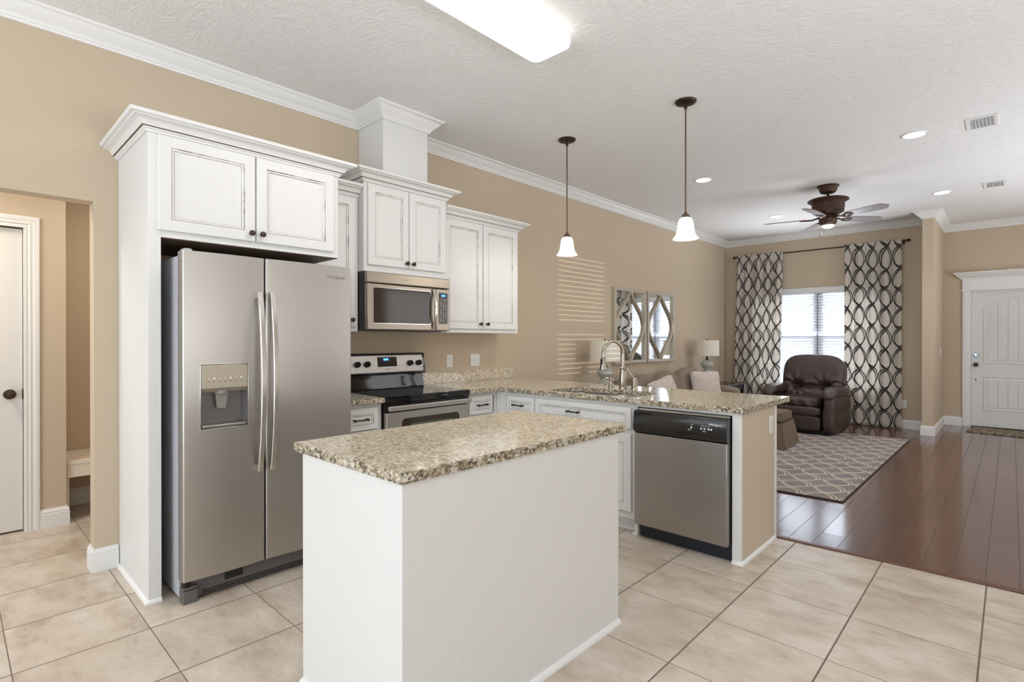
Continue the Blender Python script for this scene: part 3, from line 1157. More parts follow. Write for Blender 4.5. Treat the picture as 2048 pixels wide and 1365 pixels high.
# ------------------------------------------------------------------ right (unseen) window with blind, source of the stripes
wf = MB()
wf.box((RX + 0.05, SY0, SZ0), (RX + 0.10, SY0 + 0.03, SZ1))
wf.box((RX + 0.05, SY1 - 0.03, SZ0), (RX + 0.10, SY1, SZ1))
wf.box((RX + 0.05, SY0, 1.49), (RX + 0.10, SY1, 1.60))
win2 = struct('window_2', wf, M['window_vinyl'])
bl2 = thing('window_blind', 'white slat blind on the side window opposite the left wall', 'blind', (RX + 0.02, 5.2, SZ0))
for i in range(26):
    z = SZ0 + 0.02 + i * 0.0565
    m = MB().box((RX + 0.018, SY0 + 0.002, z - 0.0245), (RX + 0.021, SY1 - 0.002, z + 0.0245))
    link_mesh('slat', m, M['trim'], bl2, smooth=False)

# ------------------------------------------------------------------ ceiling fixtures
flu = thing('fluorescent_fixture', 'long white rounded fluorescent ceiling light over the island', 'ceiling light', (1.80, 1.82, H))


def round_rect(x0, x1, y0, y1, r, n=6):
    pts = []
    for cx_, cy_, a0 in ((x1 - r, y0 + r, -90), (x1 - r, y1 - r, 0), (x0 + r, y1 - r, 90), (x0 + r, y0 + r, 180)):
        for i in range(n + 1):
            a = radians(a0 + 90 * i / n)
            pts.append((cx_ + r * cos(a), cy_ + r * sin(a)))
    return pts


m = MB()
lv = [(0.0, H - 0.03), (0.0, H - 0.065), (0.006, H - 0.082), (0.022, H - 0.092), (0.05, H - 0.095)]
loops = [round_rect(1.652 + i_, 1.945 - i_, 1.19 + i_, 2.435 - i_, max(0.06 - i_, 0.01)) for i_, z_ in lv]
k = len(loops[0])
vs = []
for (i_, z_), lp in zip(lv, loops):
    vs += [(a, b, z_) for a, b in lp]
fs = []
for r in range(len(lv) - 1):
    for i in range(k):
        j = (i + 1) % k
        fs.append((r * k + j, r * k + i, (r + 1) * k + i, (r + 1) * k + j))
fs.append(tuple((len(lv) - 1) * k + i for i in range(k - 1, -1, -1)))
m.add(vs, fs)
link_mesh('diffuser', m, M['fluor'], flu, angle=60)
m = MB().prism(round_rect(1.662, 1.935, 1.20, 2.425, 0.05), H - 0.031, H - 0.001)
link_mesh('base', m, M['white_plastic'], flu)
fl = area('fluorescent_light', (1.80, 1.81, H - 0.11), (0, 0, 0), 0.26, 1.2, 11, (1.0, 0.98, 0.95))


def pendant(x, y):
    p = thing('pendant_light', 'x', 'pendant light', (x, y, 0))
    m = MB().lathe(Matrix.Translation((x, y, H)), [(0.076, 0.0), (0.076, -0.006), (0.070, -0.014), (0.050, -0.020), (0.014, -0.024), (0.011, -0.055), (0.006, -0.058)][::1], 28)
    m.lathe(Matrix.Translation((x - 0.045, y - 0.02, H - 0.016)), [(0.005, -0.010), (0.005, 0.0)], 8)
    m.lathe(Matrix.Translation((x + 0.045, y + 0.02, H - 0.016)), [(0.005, -0.010), (0.005, 0.0)], 8)
    link_mesh('canopy', m, M['bronze'], p)
    m = MB().tube([(x, y, H - 0.05), (x, y, 2.235)], 0.0058, 10)
    link_mesh('rod', m, M['rod_metal'], p)
    m = MB().lathe(Matrix.Translation((x, y, 0)), [(0.007, 2.245), (0.012, 2.232), (0.022, 2.222), (0.032, 2.205), (0.035, 2.190), (0.030, 2.188)], 24)
    link_mesh('socket_cap', m, M['rod_metal'], p)
    prof = [(0.031, 2.200), (0.044, 2.192), (0.053, 2.170), (0.058, 2.140), (0.062, 2.105), (0.068, 2.080), (0.078, 2.062), (0.088, 2.050), (0.091, 2.044)]
    inner = [(r - 0.004, h + (0.001 if h > 2.05 else 0)) for r, h in reversed(prof)]
    m = MB()
    seg = 32
    pr = prof + inner
    vs, fs = [], []
    for r, h in pr:
        for i in range(seg):
            a = 2 * pi * i / seg
            vs.append((x + r * cos(a), y + r * sin(a), h))
    for kk in range(len(pr) - 1):
        for i in range(seg):
            j = (i + 1) % seg
            fs.append((kk * seg + i, kk * seg + j, (kk + 1) * seg + j, (kk + 1) * seg + i))
    m.add(vs, fs)
    link_mesh('lamp_shade', m, M['lamp_glow'], p, angle=60)
    m = MB().puff((x, y, 2.12), (0.024, 0.024, 0.036), 2.0, 8)
    link_mesh('bulb', m, M['can_glow'], p)
    l = bpy.data.lights.new('pendant_bulb', 'POINT')
    l.energy = 5
    l.color = (1, 0.93, 0.82)
    l.shadow_soft_size = 0.04
    lo = bpy.data.objects.new('pendant_bulb', l)
    lo.location = (x, y, 2.02)
    COL.objects.link(lo)
    return p


p = pendant(0.927, 3.700)
tag(p, 'bronze pendant light with glowing white bell shade, nearer the left wall', 'pendant light', 'pendants over the peninsula')
p = pendant(2.012, 3.700)
tag(p, 'bronze pendant light with glowing white bell shade above the open end of the peninsula', 'pendant light', 'pendants over the peninsula')

CAN = [(3.145, 5.63, 'recessed ceiling light with white trim beside the nearer ceiling vent'),
       (1.300, 5.65, 'recessed ceiling light just right of the longer pendant rod'),
       (3.148, 8.067, 'recessed ceiling light beside the farther ceiling vent'),
       (1.322, 8.031, 'recessed ceiling light left of the ceiling fan')]
can0 = None
for cx_, cy_, lab in CAN:
    if can0 is None:
        can0 = thing('recessed_light', lab, 'recessed light', (cx_, cy_, H))
        m = MB().lathe(Matrix.Translation((cx_, cy_, H)), [(0.070, -0.001), (0.074, -0.006), (0.092, -0.007), (0.098, -0.001)], 32)
        link_mesh('trim_ring', m, M['trim'], can0)
        m = MB().lathe(Matrix.Translation((cx_, cy_, H)), [(0.0, -0.010), (0.05, -0.009), (0.076, -0.0065)], 32)
        link_mesh('lens', m, M['can_glow'], can0)
        c = can0
    else:
        c = copy_tree(can0)
        c.location = (cx_, cy_, H)
    tag(c, lab, 'recessed light', 'recessed lights in the living room ceiling')
    l = bpy.data.lights.new('can_lamp', 'SPOT')
    l.energy = 24
    l.spot_size = radians(120)
    l.spot_blend = 0.6
    l.shadow_soft_size = 0.07
    l.color = (1, 0.97, 0.92)
    lo = bpy.data.objects.new('can_lamp', l)
    lo.location = (cx_, cy_, H - 0.03)
    COL.objects.link(lo)

M['vent_dark'] = simple('vent_backing_grey', (168, 172, 176), 0.6)
for vx0, vx1, vy0, vy1, lab in ((3.476, 3.676, 5.53, 5.825, 'white louvred ceiling vent nearer the kitchen'),
                                (3.513, 3.710, 7.888, 8.180, 'white louvred ceiling vent nearer the entry door')):
    vt = thing('ceiling_vent', lab, 'vent', ((vx0 + vx1) / 2, (vy0 + vy1) / 2, H), group='ceiling vents')
    m = MB()
    b = 0.028
    for a in (((vx0, vy0), (vx0 + b, vy1)), ((vx1 - b, vy0), (vx1, vy1)), ((vx0 + b, vy0), (vx1 - b, vy0 + b)), ((vx0 + b, vy1 - b), (vx1 - b, vy1))):
        m.box((a[0][0], a[0][1], H - 0.006), (a[1][0], a[1][1], H - 0.0005))
    link_mesh('frame', m, M['trim'], vt, bevel=0.002)
    m = MB().box((vx0 + b, vy0 + b, H - 0.003), (vx1 - b, vy1 - b, H - 0.0005))
    link_mesh('backing', m, M['vent_dark'], vt)
    for i in range(7):
        xx = vx0 + b + 0.006 + i * (vx1 - vx0 - 2 * b - 0.012) / 6
        m = MB()
        m.add([(xx - 0.007, vy0 + b, H - 0.004), (xx + 0.003, vy0 + b, H - 0.011), (xx + 0.003, vy1 - b, H - 0.011), (xx - 0.007, vy1 - b, H - 0.004),
               (xx - 0.005, vy0 + b, H - 0.004), (xx + 0.005, vy0 + b, H - 0.010), (xx + 0.005, vy1 - b, H - 0.010), (xx - 0.005, vy1 - b, H - 0.004)],
              [(0, 1, 2, 3), (7, 6, 5, 4), (0, 4, 5, 1), (1, 5, 6, 2), (2, 6, 7, 3), (3, 7, 4, 0)])
        link_mesh('louvre', m, M['trim'], vt, smooth=False)

# ceiling fan
FX, FY = 2.233, 6.84
fan = thing('ceiling_fan', 'carved bronze ceiling fan with five blades and a lit bowl', 'ceiling fan', (FX, FY, H))
XF = Matrix.Translation((FX, FY, 0))
m = MB().lathe(XF, [(0.108, H - 0.001), (0.110, H - 0.012), (0.096, H - 0.020), (0.090, H - 0.050), (0.078, H - 0.075), (0.060, H - 0.085), (0.016, H - 0.090)], 36)
link_mesh('canopy', m, M['fan_bronze'], fan)
m = MB().tube([(FX, FY, H - 0.08), (FX, FY, 2.86)], 0.014, 12)
link_mesh('downrod', m, M['fan_bronze'], fan)
m = MB().lathe(XF, [(0.02, 2.878), (0.10, 2.880), (0.190, 2.895), (0.206, 2.886), (0.206, 2.876), (0.180, 2.864), (0.165, 2.850), (0.163, 2.790), (0.158, 2.752), (0.140, 2.738), (0.118, 2.722), (0.070, 2.705)], 40)
link_mesh('motor_housing', m, M['fan_bronze'], fan)
m = MB().lathe(XF, [(0.060, 2.706), (0.058, 2.690), (0.090, 2.676), (0.094, 2.668), (0.088, 2.630), (0.072, 2.604), (0.066, 2.600)], 36)
link_mesh('light_housing', m, M['fan_bronze'], fan)
m = MB().lathe(XF, [(0.068, 2.600), (0.060, 2.586), (0.036, 2.574), (0.0, 2.570)], 32)
link_mesh('light_bowl', m, M['fan_bowl'], fan)
for kb in range(5):
    az = radians(193 + 72 * kb)
    XB = XF @ Matrix.Rotation(az, 4, 'Z') @ Matrix.Translation((0, 0, 2.684)) @ Matrix.Rotation(radians(-13), 4, 'X')
    m = MB()
    outl = [(0.21, -0.052), (0.26, -0.060), (0.58, -0.068), (0.615, -0.060), (0.66, 0.0), (0.615, 0.060), (0.58, 0.068), (0.26, 0.060), (0.21, 0.052)]
    n_ = len(outl)
    vs = [(a, b, -0.003) for a, b in outl] + [(a, b, 0.003) for a, b in outl]
    fs = [tuple(range(n_ - 1, -1, -1)), tuple(range(n_, 2 * n_))] + [(i, (i + 1) % n_, n_ + (i + 1) % n_, n_ + i) for i in range(n_)]
    m.add(vs, fs, [0, 1] + [1] * n_, XB)
    bo = link_mesh('blade', m, [M['wing_pale'], M['wing_brown']], fan, smooth=False)
    m = MB()
    m.tube([(0.075, 0, 0.012), (0.12, 0.0, 0.0), (0.16, 0.0, -0.010), (0.20, 0.0, -0.008)], [0.014, 0.010, 0.010, 0.010], 8, 0, XB)
    m.tube([(0.15, 0, -0.010), (0.19, 0.030, -0.012), (0.24, 0.034, -0.008), (0.28, 0.010, -0.007)], 0.007, 8, 0, XB)
    m.tube([(0.15, 0, -0.010), (0.19, -0.030, -0.012), (0.24, -0.034, -0.008), (0.28, -0.010, -0.007)], 0.007, 8, 0, XB)
    link_mesh('blade_bracket', m, M['fan_bronze'], bo)
for dx_, dy_, z1 in ((-0.058, -0.05, 2.475), (0.058, 0.05, 2.462)):
    m = MB().tube([(FX + dx_, FY + dy_, 2.61), (FX + dx_, FY + dy_, z1 + 0.03)], 0.0014, 6)
    pc = link_mesh('pull_chain', m, M['bronze'], fan)
    m = MB().lathe(Matrix.Translation((FX + dx_, FY + dy_, z1)), [(0.0, 0), (0.006, 0.004), (0.006, 0.028), (0.002, 0.034)], 10)
    link_mesh('chain_pull', m, M['bronze'], pc)
l = bpy.data.lights.new('fan_lamp', 'POINT')
l.energy = 4
l.shadow_soft_size = 0.06
lo = bpy.data.objects.new('fan_lamp', l)
lo.location = (FX, FY, 2.53)
COL.objects.link(lo)


# ------------------------------------------------------------------ cabinet parts
CABM = [M['cab'], M['glaze'], M['glaze2'], M['glaze_faint']]


def door_levels(fw=0.056, th=0.020, dark=1):
    return [(0.0, 0.0, 0), (0.0, th - 0.003, 0), (0.003, th, 0), (fw, th, 0), (fw + 0.001, th - 0.004, dark), (fw + 0.0034, th - 0.004, dark),
            (fw + 0.005, th - 0.001, 0), (fw + 0.011, th - 0.002, 0), (fw + 0.0135, th - 0.008, 0), (fw + 0.0160, th - 0.0082, dark), (fw + 0.0165, th - 0.0078, 0)]


def cab_door(parent, X, a0, a1, b0, b1, knob=None, pull=None, name='door', fw=0.056):
    m = MB()
    m.rings(X, a0, a1, b0, b1, door_levels(fw))
    d = link_mesh(name, m, CABM, parent, smooth=False)
    if knob:
        m = MB()
        XK = X @ Matrix.Translation((knob[0], knob[1], 0.020))
        m.lathe(XK, [(0.009, 0.0), (0.009, 0.003), (0.0055, 0.006), (0.0055, 0.014), (0.013, 0.018), (0.016, 0.023), (0.015, 0.028), (0.008, 0.032), (0.0, 0.033)], 18)
        link_mesh('knob', m, M['bronze'], d)
    if pull:
        m = MB()
        for sg in (-1, 1):
            XK = X @ Matrix.Translation((pull[0] + sg * 0.046, pull[1], 0.013 if fw < 0.05 else 0.013))
            m.lathe(XK, [(0.008, 0.0), (0.0065, 0.004), (0.0045, 0.008), (0.0045, 0.018), (0.0085, 0.021), (0.0095, 0.026), (0.0085, 0.031), (0, 0.034)], 14)
        m.tube([(pull[0] - 0.044, pull[1], 0.039), (pull[0] - 0.02, pull[1], 0.040), (pull[0] + 0.02, pull[1], 0.040), (pull[0] + 0.044, pull[1], 0.039)], [0.004, 0.0055, 0.0055, 0.004], 10, 0, X)
        link_mesh('handle', m, M['bronze'], d)
    return d


def crown_small(z0, s=1.0):
    return ([(0.0, z0), (0.010, z0), (0.012, z0 + 0.010), (0.019, z0 + 0.014), (0.022, z0 + 0.020), (0.022, z0 + 0.0235), (0.029, z0 + 0.0235), (0.034, z0 + 0.034), (0.043, z0 + 0.047),
             (0.060, z0 + 0.055), (0.067, z0 + 0.056), (0.069, z0 + 0.062), (0.084, z0 + 0.064), (0.088, z0 + 0.080), (0.0, z0 + 0.080)],
            [0, 0, 0, 0, 2, 0, 0, 0, 0, 0, 0, 0, 0, 0, 0])


def add_crown(parent, path, z0):
    m = MB()
    pr, ms = crown_small(z0)
    ms = [0] * len(pr)
    ms[4] = 2
    ms[5] = 2
    m.sweep(path, pr, mats=ms)
    return link_mesh('crown_moulding', m, CABM, parent, smooth=True, angle=25)


# fridge surround: tall side panel and the cabinet above the fridge
PF = 0.65
fc = thing('fridge_cabinet', 'white glazed cabinet with tall side panel built over the refrigerator', 'cabinet', (0.33, 0.70, 0))
m = MB().box((0.002, 0.676, 0.0), (PF, 0.732, 2.338))
link_mesh('side_panel', m, CABM, fc, bevel=0.0015)
SH = [(0.0, 0.0), (0.015, 0.0), (0.014, 0.008), (0.009, 0.016), (0.0, 0.020)]
m = MB()
m.sweep([(0.018, 0.676), (PF, 0.676), (PF, 0.732)], SH)
link_mesh('shoe_moulding', m, M['trim'], fc)
m = MB()
m.box((0.002, 0.732, 1.822), (PF - 0.02, 1.672, 1.840))
m.box((0.002, 1.672, 1.822), (PF - 0.02, 1.690, 2.338))
m.box((0.002, 0.732, 2.320), (PF - 0.02, 1.690, 2.338))
m.box((PF - 0.02, 0.732, 1.822), (PF, 1.690, 1.872))
m.box((PF - 0.02, 0.732, 2.320), (PF, 1.690, 2.338))
m.box((PF - 0.02, 0.732, 1.872), (PF, 0.760, 2.320))
m.box((PF - 0.02, 1.630, 1.872), (PF, 1.690, 2.320))
m.box((PF - 0.02, 1.165, 1.872), (PF, 1.205, 2.320))
link_mesh('body', m, [M['cab']], fc)
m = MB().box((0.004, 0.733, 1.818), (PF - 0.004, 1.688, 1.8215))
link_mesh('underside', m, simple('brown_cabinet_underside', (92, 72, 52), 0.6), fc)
cab_door(fc, FL(PF, 0, 0), 0.717, 1.180, 1.855, 2.330, knob=(1.156, 1.898))
cab_door(fc, FL(PF, 0, 0), 1.188, 1.652, 1.855, 2.330, knob=(1.214, 1.898))
add_crown(fc, [(0.002, 0.676), (PF, 0.676), (PF, 1.690), (0.40, 1.690)], 2.334)


def wall_cab(name, label, y0, y1, dep, z0, z1, doors, crown_path, group=None):
    c = thing(name, label, 'cabinet', (dep / 2, (y0 + y1) / 2, z0), group=group)
    m = MB().box((0.002, y0, z0), (dep, y1, z1))
    link_mesh('body', m, [M['cab']], c, bevel=0.0015)
    for (a0, a1, b0, b1, kn) in doors:
        cab_door(c, FL(dep, 0, 0), a0, a1, b0, b1, knob=kn)
    add_crown(c, crown_path, z1 - 0.004)
    return c


wall_cab('wall_cabinet', 'narrow white wall cabinet between the refrigerator and the microwave', 1.694, 2.033, 0.305, 1.366, 2.338,
         [(1.715, 2.005, 1.400, 2.322, (1.972, 1.448))], [(0.305, 1.694), (0.305, 2.034)], 'white glazed wall cabinets')
wall_cab('wall_cabinet', 'taller white two-door wall cabinet directly above the microwave', 2.036, 2.797, 0.380, 1.800, 2.444,
         [(2.062, 2.413, 1.848, 2.430, (2.388, 1.884)), (2.420, 2.772, 1.848, 2.430, (2.447, 1.884))],
         [(0.002, 2.036), (0.380, 2.036), (0.380, 2.797), (0.002, 2.797)], 'white glazed wall cabinets')
wall_cab('wall_cabinet', 'white two-door wall cabinet right of the microwave above the outlets', 2.801, 3.742, 0.305, 1.366, 2.338,
         [(2.822, 3.262, 1.400, 2.322, (3.226, 1.445)), (3.272, 3.704, 1.400, 2.322, (3.310, 1.445))],
         [(0.305, 2.800), (0.305, 3.742), (0.002, 3.742)], 'white glazed wall cabinets')

# vent chase from the cabinet to the ceiling
m = MB().box((0.002, 2.222, 2.525), (0.343, 2.633, H - 0.002))
ch = link_mesh('vent_chase', m, [M['cab']], bevel=0.0015)
tag(ch, 'white boxed vent chase rising from the microwave cabinet to the ceiling', 'vent chase')


# base cabinets
def base_cab(name, label, frame, axis, a0, a1, dep, group=None):
    """open carcass; frame FL/FP matrix whose c=0 is the cabinet face"""
    c = thing(name, label, 'cabinet', tuple((frame @ Vector(((a0 + a1) / 2, 0, -dep / 2)))), group=group)
    m = MB()
    m.box((a0, 0.10, -dep), (a0 + 0.016, 0.877, -0.02), 0, frame)
    m.box((a1 - 0.016, 0.10, -dep), (a1, 0.877, -0.02), 0, frame)
    m.box((a0, 0.10, -dep), (a1, 0.116, -0.02), 0, frame)
    m.box((a0, 0.10, -dep), (a1, 0.877, -dep + 0.01), 0, frame)
    m.box((a0, 0.0, -dep), (a1, 0.10, -0.075), 0, frame)
    # face frame
    m.box((a0, 0.10, -0.02), (a0 + 0.03, 0.877, 0), 0, frame)
    m.box((a1 - 0.03, 0.10, -0.02), (a1, 0.877, 0), 0, frame)
    m.box((a0 + 0.03, 0.845, -0.02), (a1 - 0.03, 0.877, 0), 0, frame)
    m.box((a0 + 0.03, 0.10, -0.02), (a1 - 0.03, 0.140, 0), 0, frame)
    m.box((a0 + 0.03, 0.665, -0.02), (a1 - 0.03, 0.700, 0), 0, frame)
    link_mesh('body', m, [M['cab']], c)
    return c


FXL = 0.610
b1 = base_cab('base_cabinet', 'white base cabinet with one drawer between refrigerator and stove', FL(FXL, 0, 0), 'L', 1.694, 2.030, 0.60, 'white glazed base cabinets')
cab_door(b1, FL(FXL, 0, 0), 1.712, 1.998, 0.706, 0.852, pull=(1.862, 0.776), name='drawer', fw=0.036)
cab_door(b1, FL(FXL, 0, 0), 1.712, 1.998, 0.125, 0.672, knob=(1.745, 0.63))
b2 = base_cab('base_cabinet', 'white base cabinet with one drawer right of the stove in the corner', FL(FXL, 0, 0), 'L', 2.801, 3.148, 0.60, 'white glazed base cabinets')
cab_door(b2, FL(FXL, 0, 0), 2.826, 3.085, 0.706, 0.852, pull=(2.962, 0.778), name='drawer', fw=0.036)
cab_door(b2, FL(FXL, 0, 0), 2.826, 3.085, 0.125, 0.672, knob=(2.855, 0.63))
PY = 3.150
b3 = base_cab('base_cabinet', 'white base cabinet with small drawer at the inner corner of the peninsula', FP(0, PY, 0), 'P', 0.612, 1.048, 0.60, 'white glazed base cabinets')
m = MB().box((0.612, PY - 0.0012, 0.10), (0.720, PY - 0.0002, 0.877))
link_mesh('corner_filler', m, [M['cab']], b3)
cab_door(b3, FP(0, PY, 0), 0.738, 1.034, 0.706, 0.850, pull=(0.872, 0.780), name='drawer', fw=0.036)
cab_door(b3, FP(0, PY, 0), 0.738, 1.034, 0.125, 0.672, knob=(0.77, 0.63))
b4 = base_cab('sink_cabinet', 'white sink base cabinet with wide false drawer left of the dishwasher', FP(0, PY, 0), 'P', 1.049, 1.912, 0.60, 'white glazed base cabinets')
cab_door(b4, FP(0, PY, 0), 1.062, 1.897, 0.706, 0.850, pull=(1.420, 0.780), name='drawer', fw=0.036)
cab_door(b4, FP(0, PY, 0), 1.062, 1.476, 0.148, 0.672, knob=(1.44, 0.63))
cab_door(b4, FP(0, PY, 0), 1.483, 1.897, 0.148, 0.672, knob=(1.52, 0.63))
m = MB()
m.box((1.913, PY - 0.001, 0.0), (1.938, 3.70, 0.877))
m.box((1.903, PY - 0.013, 0.0), (1.938, PY - 0.001, 0.018))
link_mesh('side_post', m, [M['cab']], b4, bevel=0.003)
m = MB()
m.sweep([(1.049, PY + 0.075), (1.912, PY + 0.075)], SH)
link_mesh('shoe_moulding', m, M['trim'], b4)

# peninsula end and back
pe = thing('peninsula_end', 'beige end panel with white front stile closing the peninsula by the dishwasher', 'cabinet panel', (2.59, 3.45, 0))
m = MB().box((2.562, PY - 0.010, 0.0), (2.6155, PY + 0.012, 0.877))
link_mesh('front_stile', m, [M['cab']], pe, bevel=0.0015)
m = MB().box((1.9385, PY - 0.008, 0.862), (2.5615, PY + 0.012, 0.877))
link_mesh('top_rail', m, [M['cab']], pe)
m = MB().box((2.562, PY + 0.012, 0.0), (2.615, 3.728, 0.877))
link_mesh('panel', m, M['end_beige'], pe)
m = MB().box((2.560, 3.7285, 0.0), (2.621, 3.757, 0.877))
link_mesh('rear_corner_trim', m, M['trim'], pe, bevel=0.002)
m = MB()
m.sweep([(2.564, PY - 0.010), (2.6155, PY - 0.010), (2.6155, 3.728)], SH)
link_mesh('shoe_moulding', m, M['trim'], pe)
m = MB().box((0.004, 3.7555, 0.0), (2.559, 3.770, 0.877))
bp = link_mesh('peninsula_back_panel', m, M['end_beige'])
tag(bp, 'beige back panel of the peninsula facing the living room', 'cabinet panel')


# ------------------------------------------------------------------ countertops
def slab(name, outer, z0, z1, holes=(), rough=0.003, seed=0):
    """polished top, chiselled edges"""
    rnd = random.Random(seed)

    def densify(poly, step=0.014):
        out = []
        n = len(poly)
        for i in range(n):
            a, b = Vector(poly[i]), Vector(poly[(i + 1) % n])
            k = max(1, int((b - a).length / step))
            for j in range(k):
                out.append(a + (b - a) * (j / k))
        return out

    bm = bmesh.new()
    loops = []
    for poly, isout in [(outer, True)] + [(h, False) for h in holes]:
        pts = densify(poly)
        n = len(pts)
        cen = []
        for i in range(n):
            d = (pts[(i + 1) % n] - pts[i - 1]).normalized()
            cen.append(Vector((d.y, -d.x)))
        rows = []
        zs = [z1, z1 - (z1 - z0) * 0.16, z1 - (z1 - z0) * 0.38, z1 - (z1 - z0) * 0.62, z1 - (z1 - z0) * 0.84, z0]
        for r, z in enumerate(zs):
            row = []
            for i, p in enumerate(pts):
                amp = 0.0 if r in (0, len(zs) - 1) else rough
                base = 0.0 if r in (0,) else (-0.001 if r == len(zs) - 1 else 0.0015)
                if not isout:
                    amp, base = 0.0, 0.0
                q = p + cen[i] * (base + amp * rnd.uniform(-1, 1))
                jz = rnd.uniform(-0.0012, 0.0012) if (isout and 0 < r < len(zs) - 1) else 0
                row.append(bm.verts.new((q.x, q.y, z + jz)))
            rows.append(row)
        for r in range(len(zs) - 1):
            for i in range(n):
                j = (i + 1) % n
                f = bm.faces.new((rows[r][i], rows[r + 1][i], rows[r + 1][j], rows[r][j]))
                f.material_index = 1 if isout else 1
        loops.append(rows)
    for ridx in (0, -1):
        edges = []
        for rows in loops:
            row = rows[ridx]
            for i in range(len(row)):
                e = bm.edges.get((row[i], row[(i + 1) % len(row)]))
                edges.append(e)
        res = bmesh.ops.triangle_fill(bm, use_beauty=True, use_dissolve=False, edges=edges)
        for f in res['geom']:
            if isinstance(f, bmesh.types.BMFace):
                f.material_index = 0
    bmesh.ops.recalc_face_normals(bm, faces=bm.faces[:])
    me = bpy.data.meshes.new(name)
    bm.to_mesh(me)
    bm.free()
    me.materials.append(M['granite'])
    me.materials.append(M['granite_edge'])
    o = bpy.data.objects.new(name, me)
    COL.objects.link(o)
    return o


CT0, CT1 = 0.8785, 0.914


def rrect(x0, x1, y0, y1, r, n=5, cw=True):
    p = round_rect(x0, x1, y0, y1, r, n)
    return p[::-1] if cw else p


SKX0, SKX1, SKY0, SKY1 = 1.125, 1.880, 3.180, 3.605
# D-shaped sink cut-out: straight front, bowed back
hole = []
hole += [(SKX0, SKY0 + 0.03), (SKX0 + 0.03, SKY0), (SKX1 - 0.03, SKY0), (SKX1, SKY0 + 0.03)]
hole += [(SKX1, 3.50), (SKX1 - 0.04, 3.565), (SKX1 - 0.12, 3.60), (1.50, SKY1), (SKX0 + 0.12, 3.60), (SKX0 + 0.04, 3.565), (SKX0, 3.50)]
hole = hole[::-1]
c1 = slab('countertop', [(0.002, 2.7995), (0.658, 2.7995), (0.658, 3.118), (2.634, 3.118), (2.634, 3.985), (0.002, 3.985)], CT0, CT1, [hole], 0.0030, 1)
tag(c1, 'L-shaped speckled granite countertop with the sink, on the peninsula', 'countertop', 'granite countertops')
c2 = slab('countertop', [(0.002, 1.692), (0.658, 1.692), (0.658, 2.030), (0.002, 2.030)], CT0, CT1, [], 0.0022, 2)
tag(c2, 'short granite countertop between refrigerator and stove', 'countertop', 'granite countertops')
c3 = slab('countertop', [(1.744, 0.912), (2.443, 0.912), (2.443, 2.163), (1.744, 2.163)], CT0 + 0.0005, CT1, [], 0.0045, 3)
tag(c3, 'rectangular granite countertop on the white island', 'countertop', 'granite countertops')
m = MB().box((0.002, 2.800, CT1 + 0.0005), (0.021, 4.020, 1.014))
bs = link_mesh('granite_backsplash', m, M['granite'], bevel=0.001)
tag(bs, 'granite backsplash strip on the left wall under the outlets', 'backsplash')
m = MB().box((0.002, 1.694, CT1 + 0.0005), (0.021, 2.030, 1.014))
bs2 = link_mesh('granite_backsplash', m, M['granite'], bevel=0.001)
tag(bs2, 'short granite backsplash strip between refrigerator and stove', 'backsplash')

# island
isl = thing('kitchen_island', 'white painted kitchen island under a granite top', 'island', (2.1, 1.52, 0))
m = MB().box((1.785, 0.925, 0.0), (2.430, 2.120, CT0))
link_mesh('body', m, [M['cab']], isl, bevel=0.0015)
m = MB()
m.sweep([(1.785, 2.120), (1.785, 0.925), (2.430, 0.925), (2.430, 2.120)][::-1], [(-a, b) for a, b in SH])
m = MB()
SH2 = [(0.0, 0.0), (0.018, 0.0), (0.017, 0.009), (0.011, 0.017), (0.0, 0.021)]
m.sweep([(1.785, 0.925), (2.430, 0.925), (2.430, 2.120)], SH2)
link_mesh('shoe_moulding', m, M['trim'], isl)

# sink
snk = thing('kitchen_sink', 'stainless double-bowl sink set under the peninsula countertop', 'sink', (1.5, 3.42, 0.70))


def bowl(x0, x1, y0, y1, zt, zb):
    m = MB()
    lv = [(-0.012, zt), (0.0, zt), (0.006, zt - 0.02), (0.012, zb + 0.03), (0.035, zb + 0.004), (0.07, zb)]
    loops = [round_rect(x0 + i_, x1 - i_, y0 + i_, y1 - i_, 0.06, 5) for i_, z_ in lv]
    k = len(loops[0])
    vs = [(a, b, z_) for (i_, z_), lp in zip(lv, loops) for a, b in lp]
    fs = []
    for r in range(len(lv) - 1):
        for i in range(k):
            j = (i + 1) % k
            fs.append((r * k + i, r * k + j, (r + 1) * k + j, (r + 1) * k + i))
    fs.append(tuple((len(lv) - 1) * k + i for i in range(k)))
    m.add(vs, fs)
    return m


for a, b in ((1.140, 1.492), (1.518, 1.868)):
    o = link_mesh('bowl', bowl(a, b, 3.192, 3.592, 0.8775, 0.70), M['sink_steel'], snk)
    m = MB().lathe(Matrix.Translation(((a + b) / 2, 3.42, 0.702)), [(0.0, 0.001), (0.03, 0.001), (0.042, 0.004), (0.045, 0.0)], 20)
    link_mesh('drain', m, M['chrome'], o)

# faucet
fa = thing('kitchen_faucet', 'brushed nickel gooseneck pull-down faucet behind the sink', 'faucet', (1.486, 3.70, CT1))
m = MB().lathe(Matrix.Translation((1.486, 3.700, 0)), [(0.034, CT1 + 0.001), (0.034, CT1 + 0.008), (0.030, CT1 + 0.014), (0.0315, 0.96), (0.030, 1.0), (0.0245, 1.04), (0.022, 1.066), (0.027, 1.068), (0.028, 1.076), (0.022, 1.080), (0.018, 1.084)], 28)
link_mesh('base', m, M['nickel'], fa)
sdx, sdy = -0.32, -0.947      # spout heads out over the bowls
rg = 0.098
pts = [(1.486, 3.70, 1.07), (1.486, 3.70, 1.18)]
for i in range(0, 13):
    a = pi * i / 12 * 1.02
    pts.append((1.486 + sdx * rg * (1 - cos(a)), 3.70 + sdy * rg * (1 - cos(a)), 1.190 + 0.105 * sin(a)))
ex, ey, ez = pts[-1]
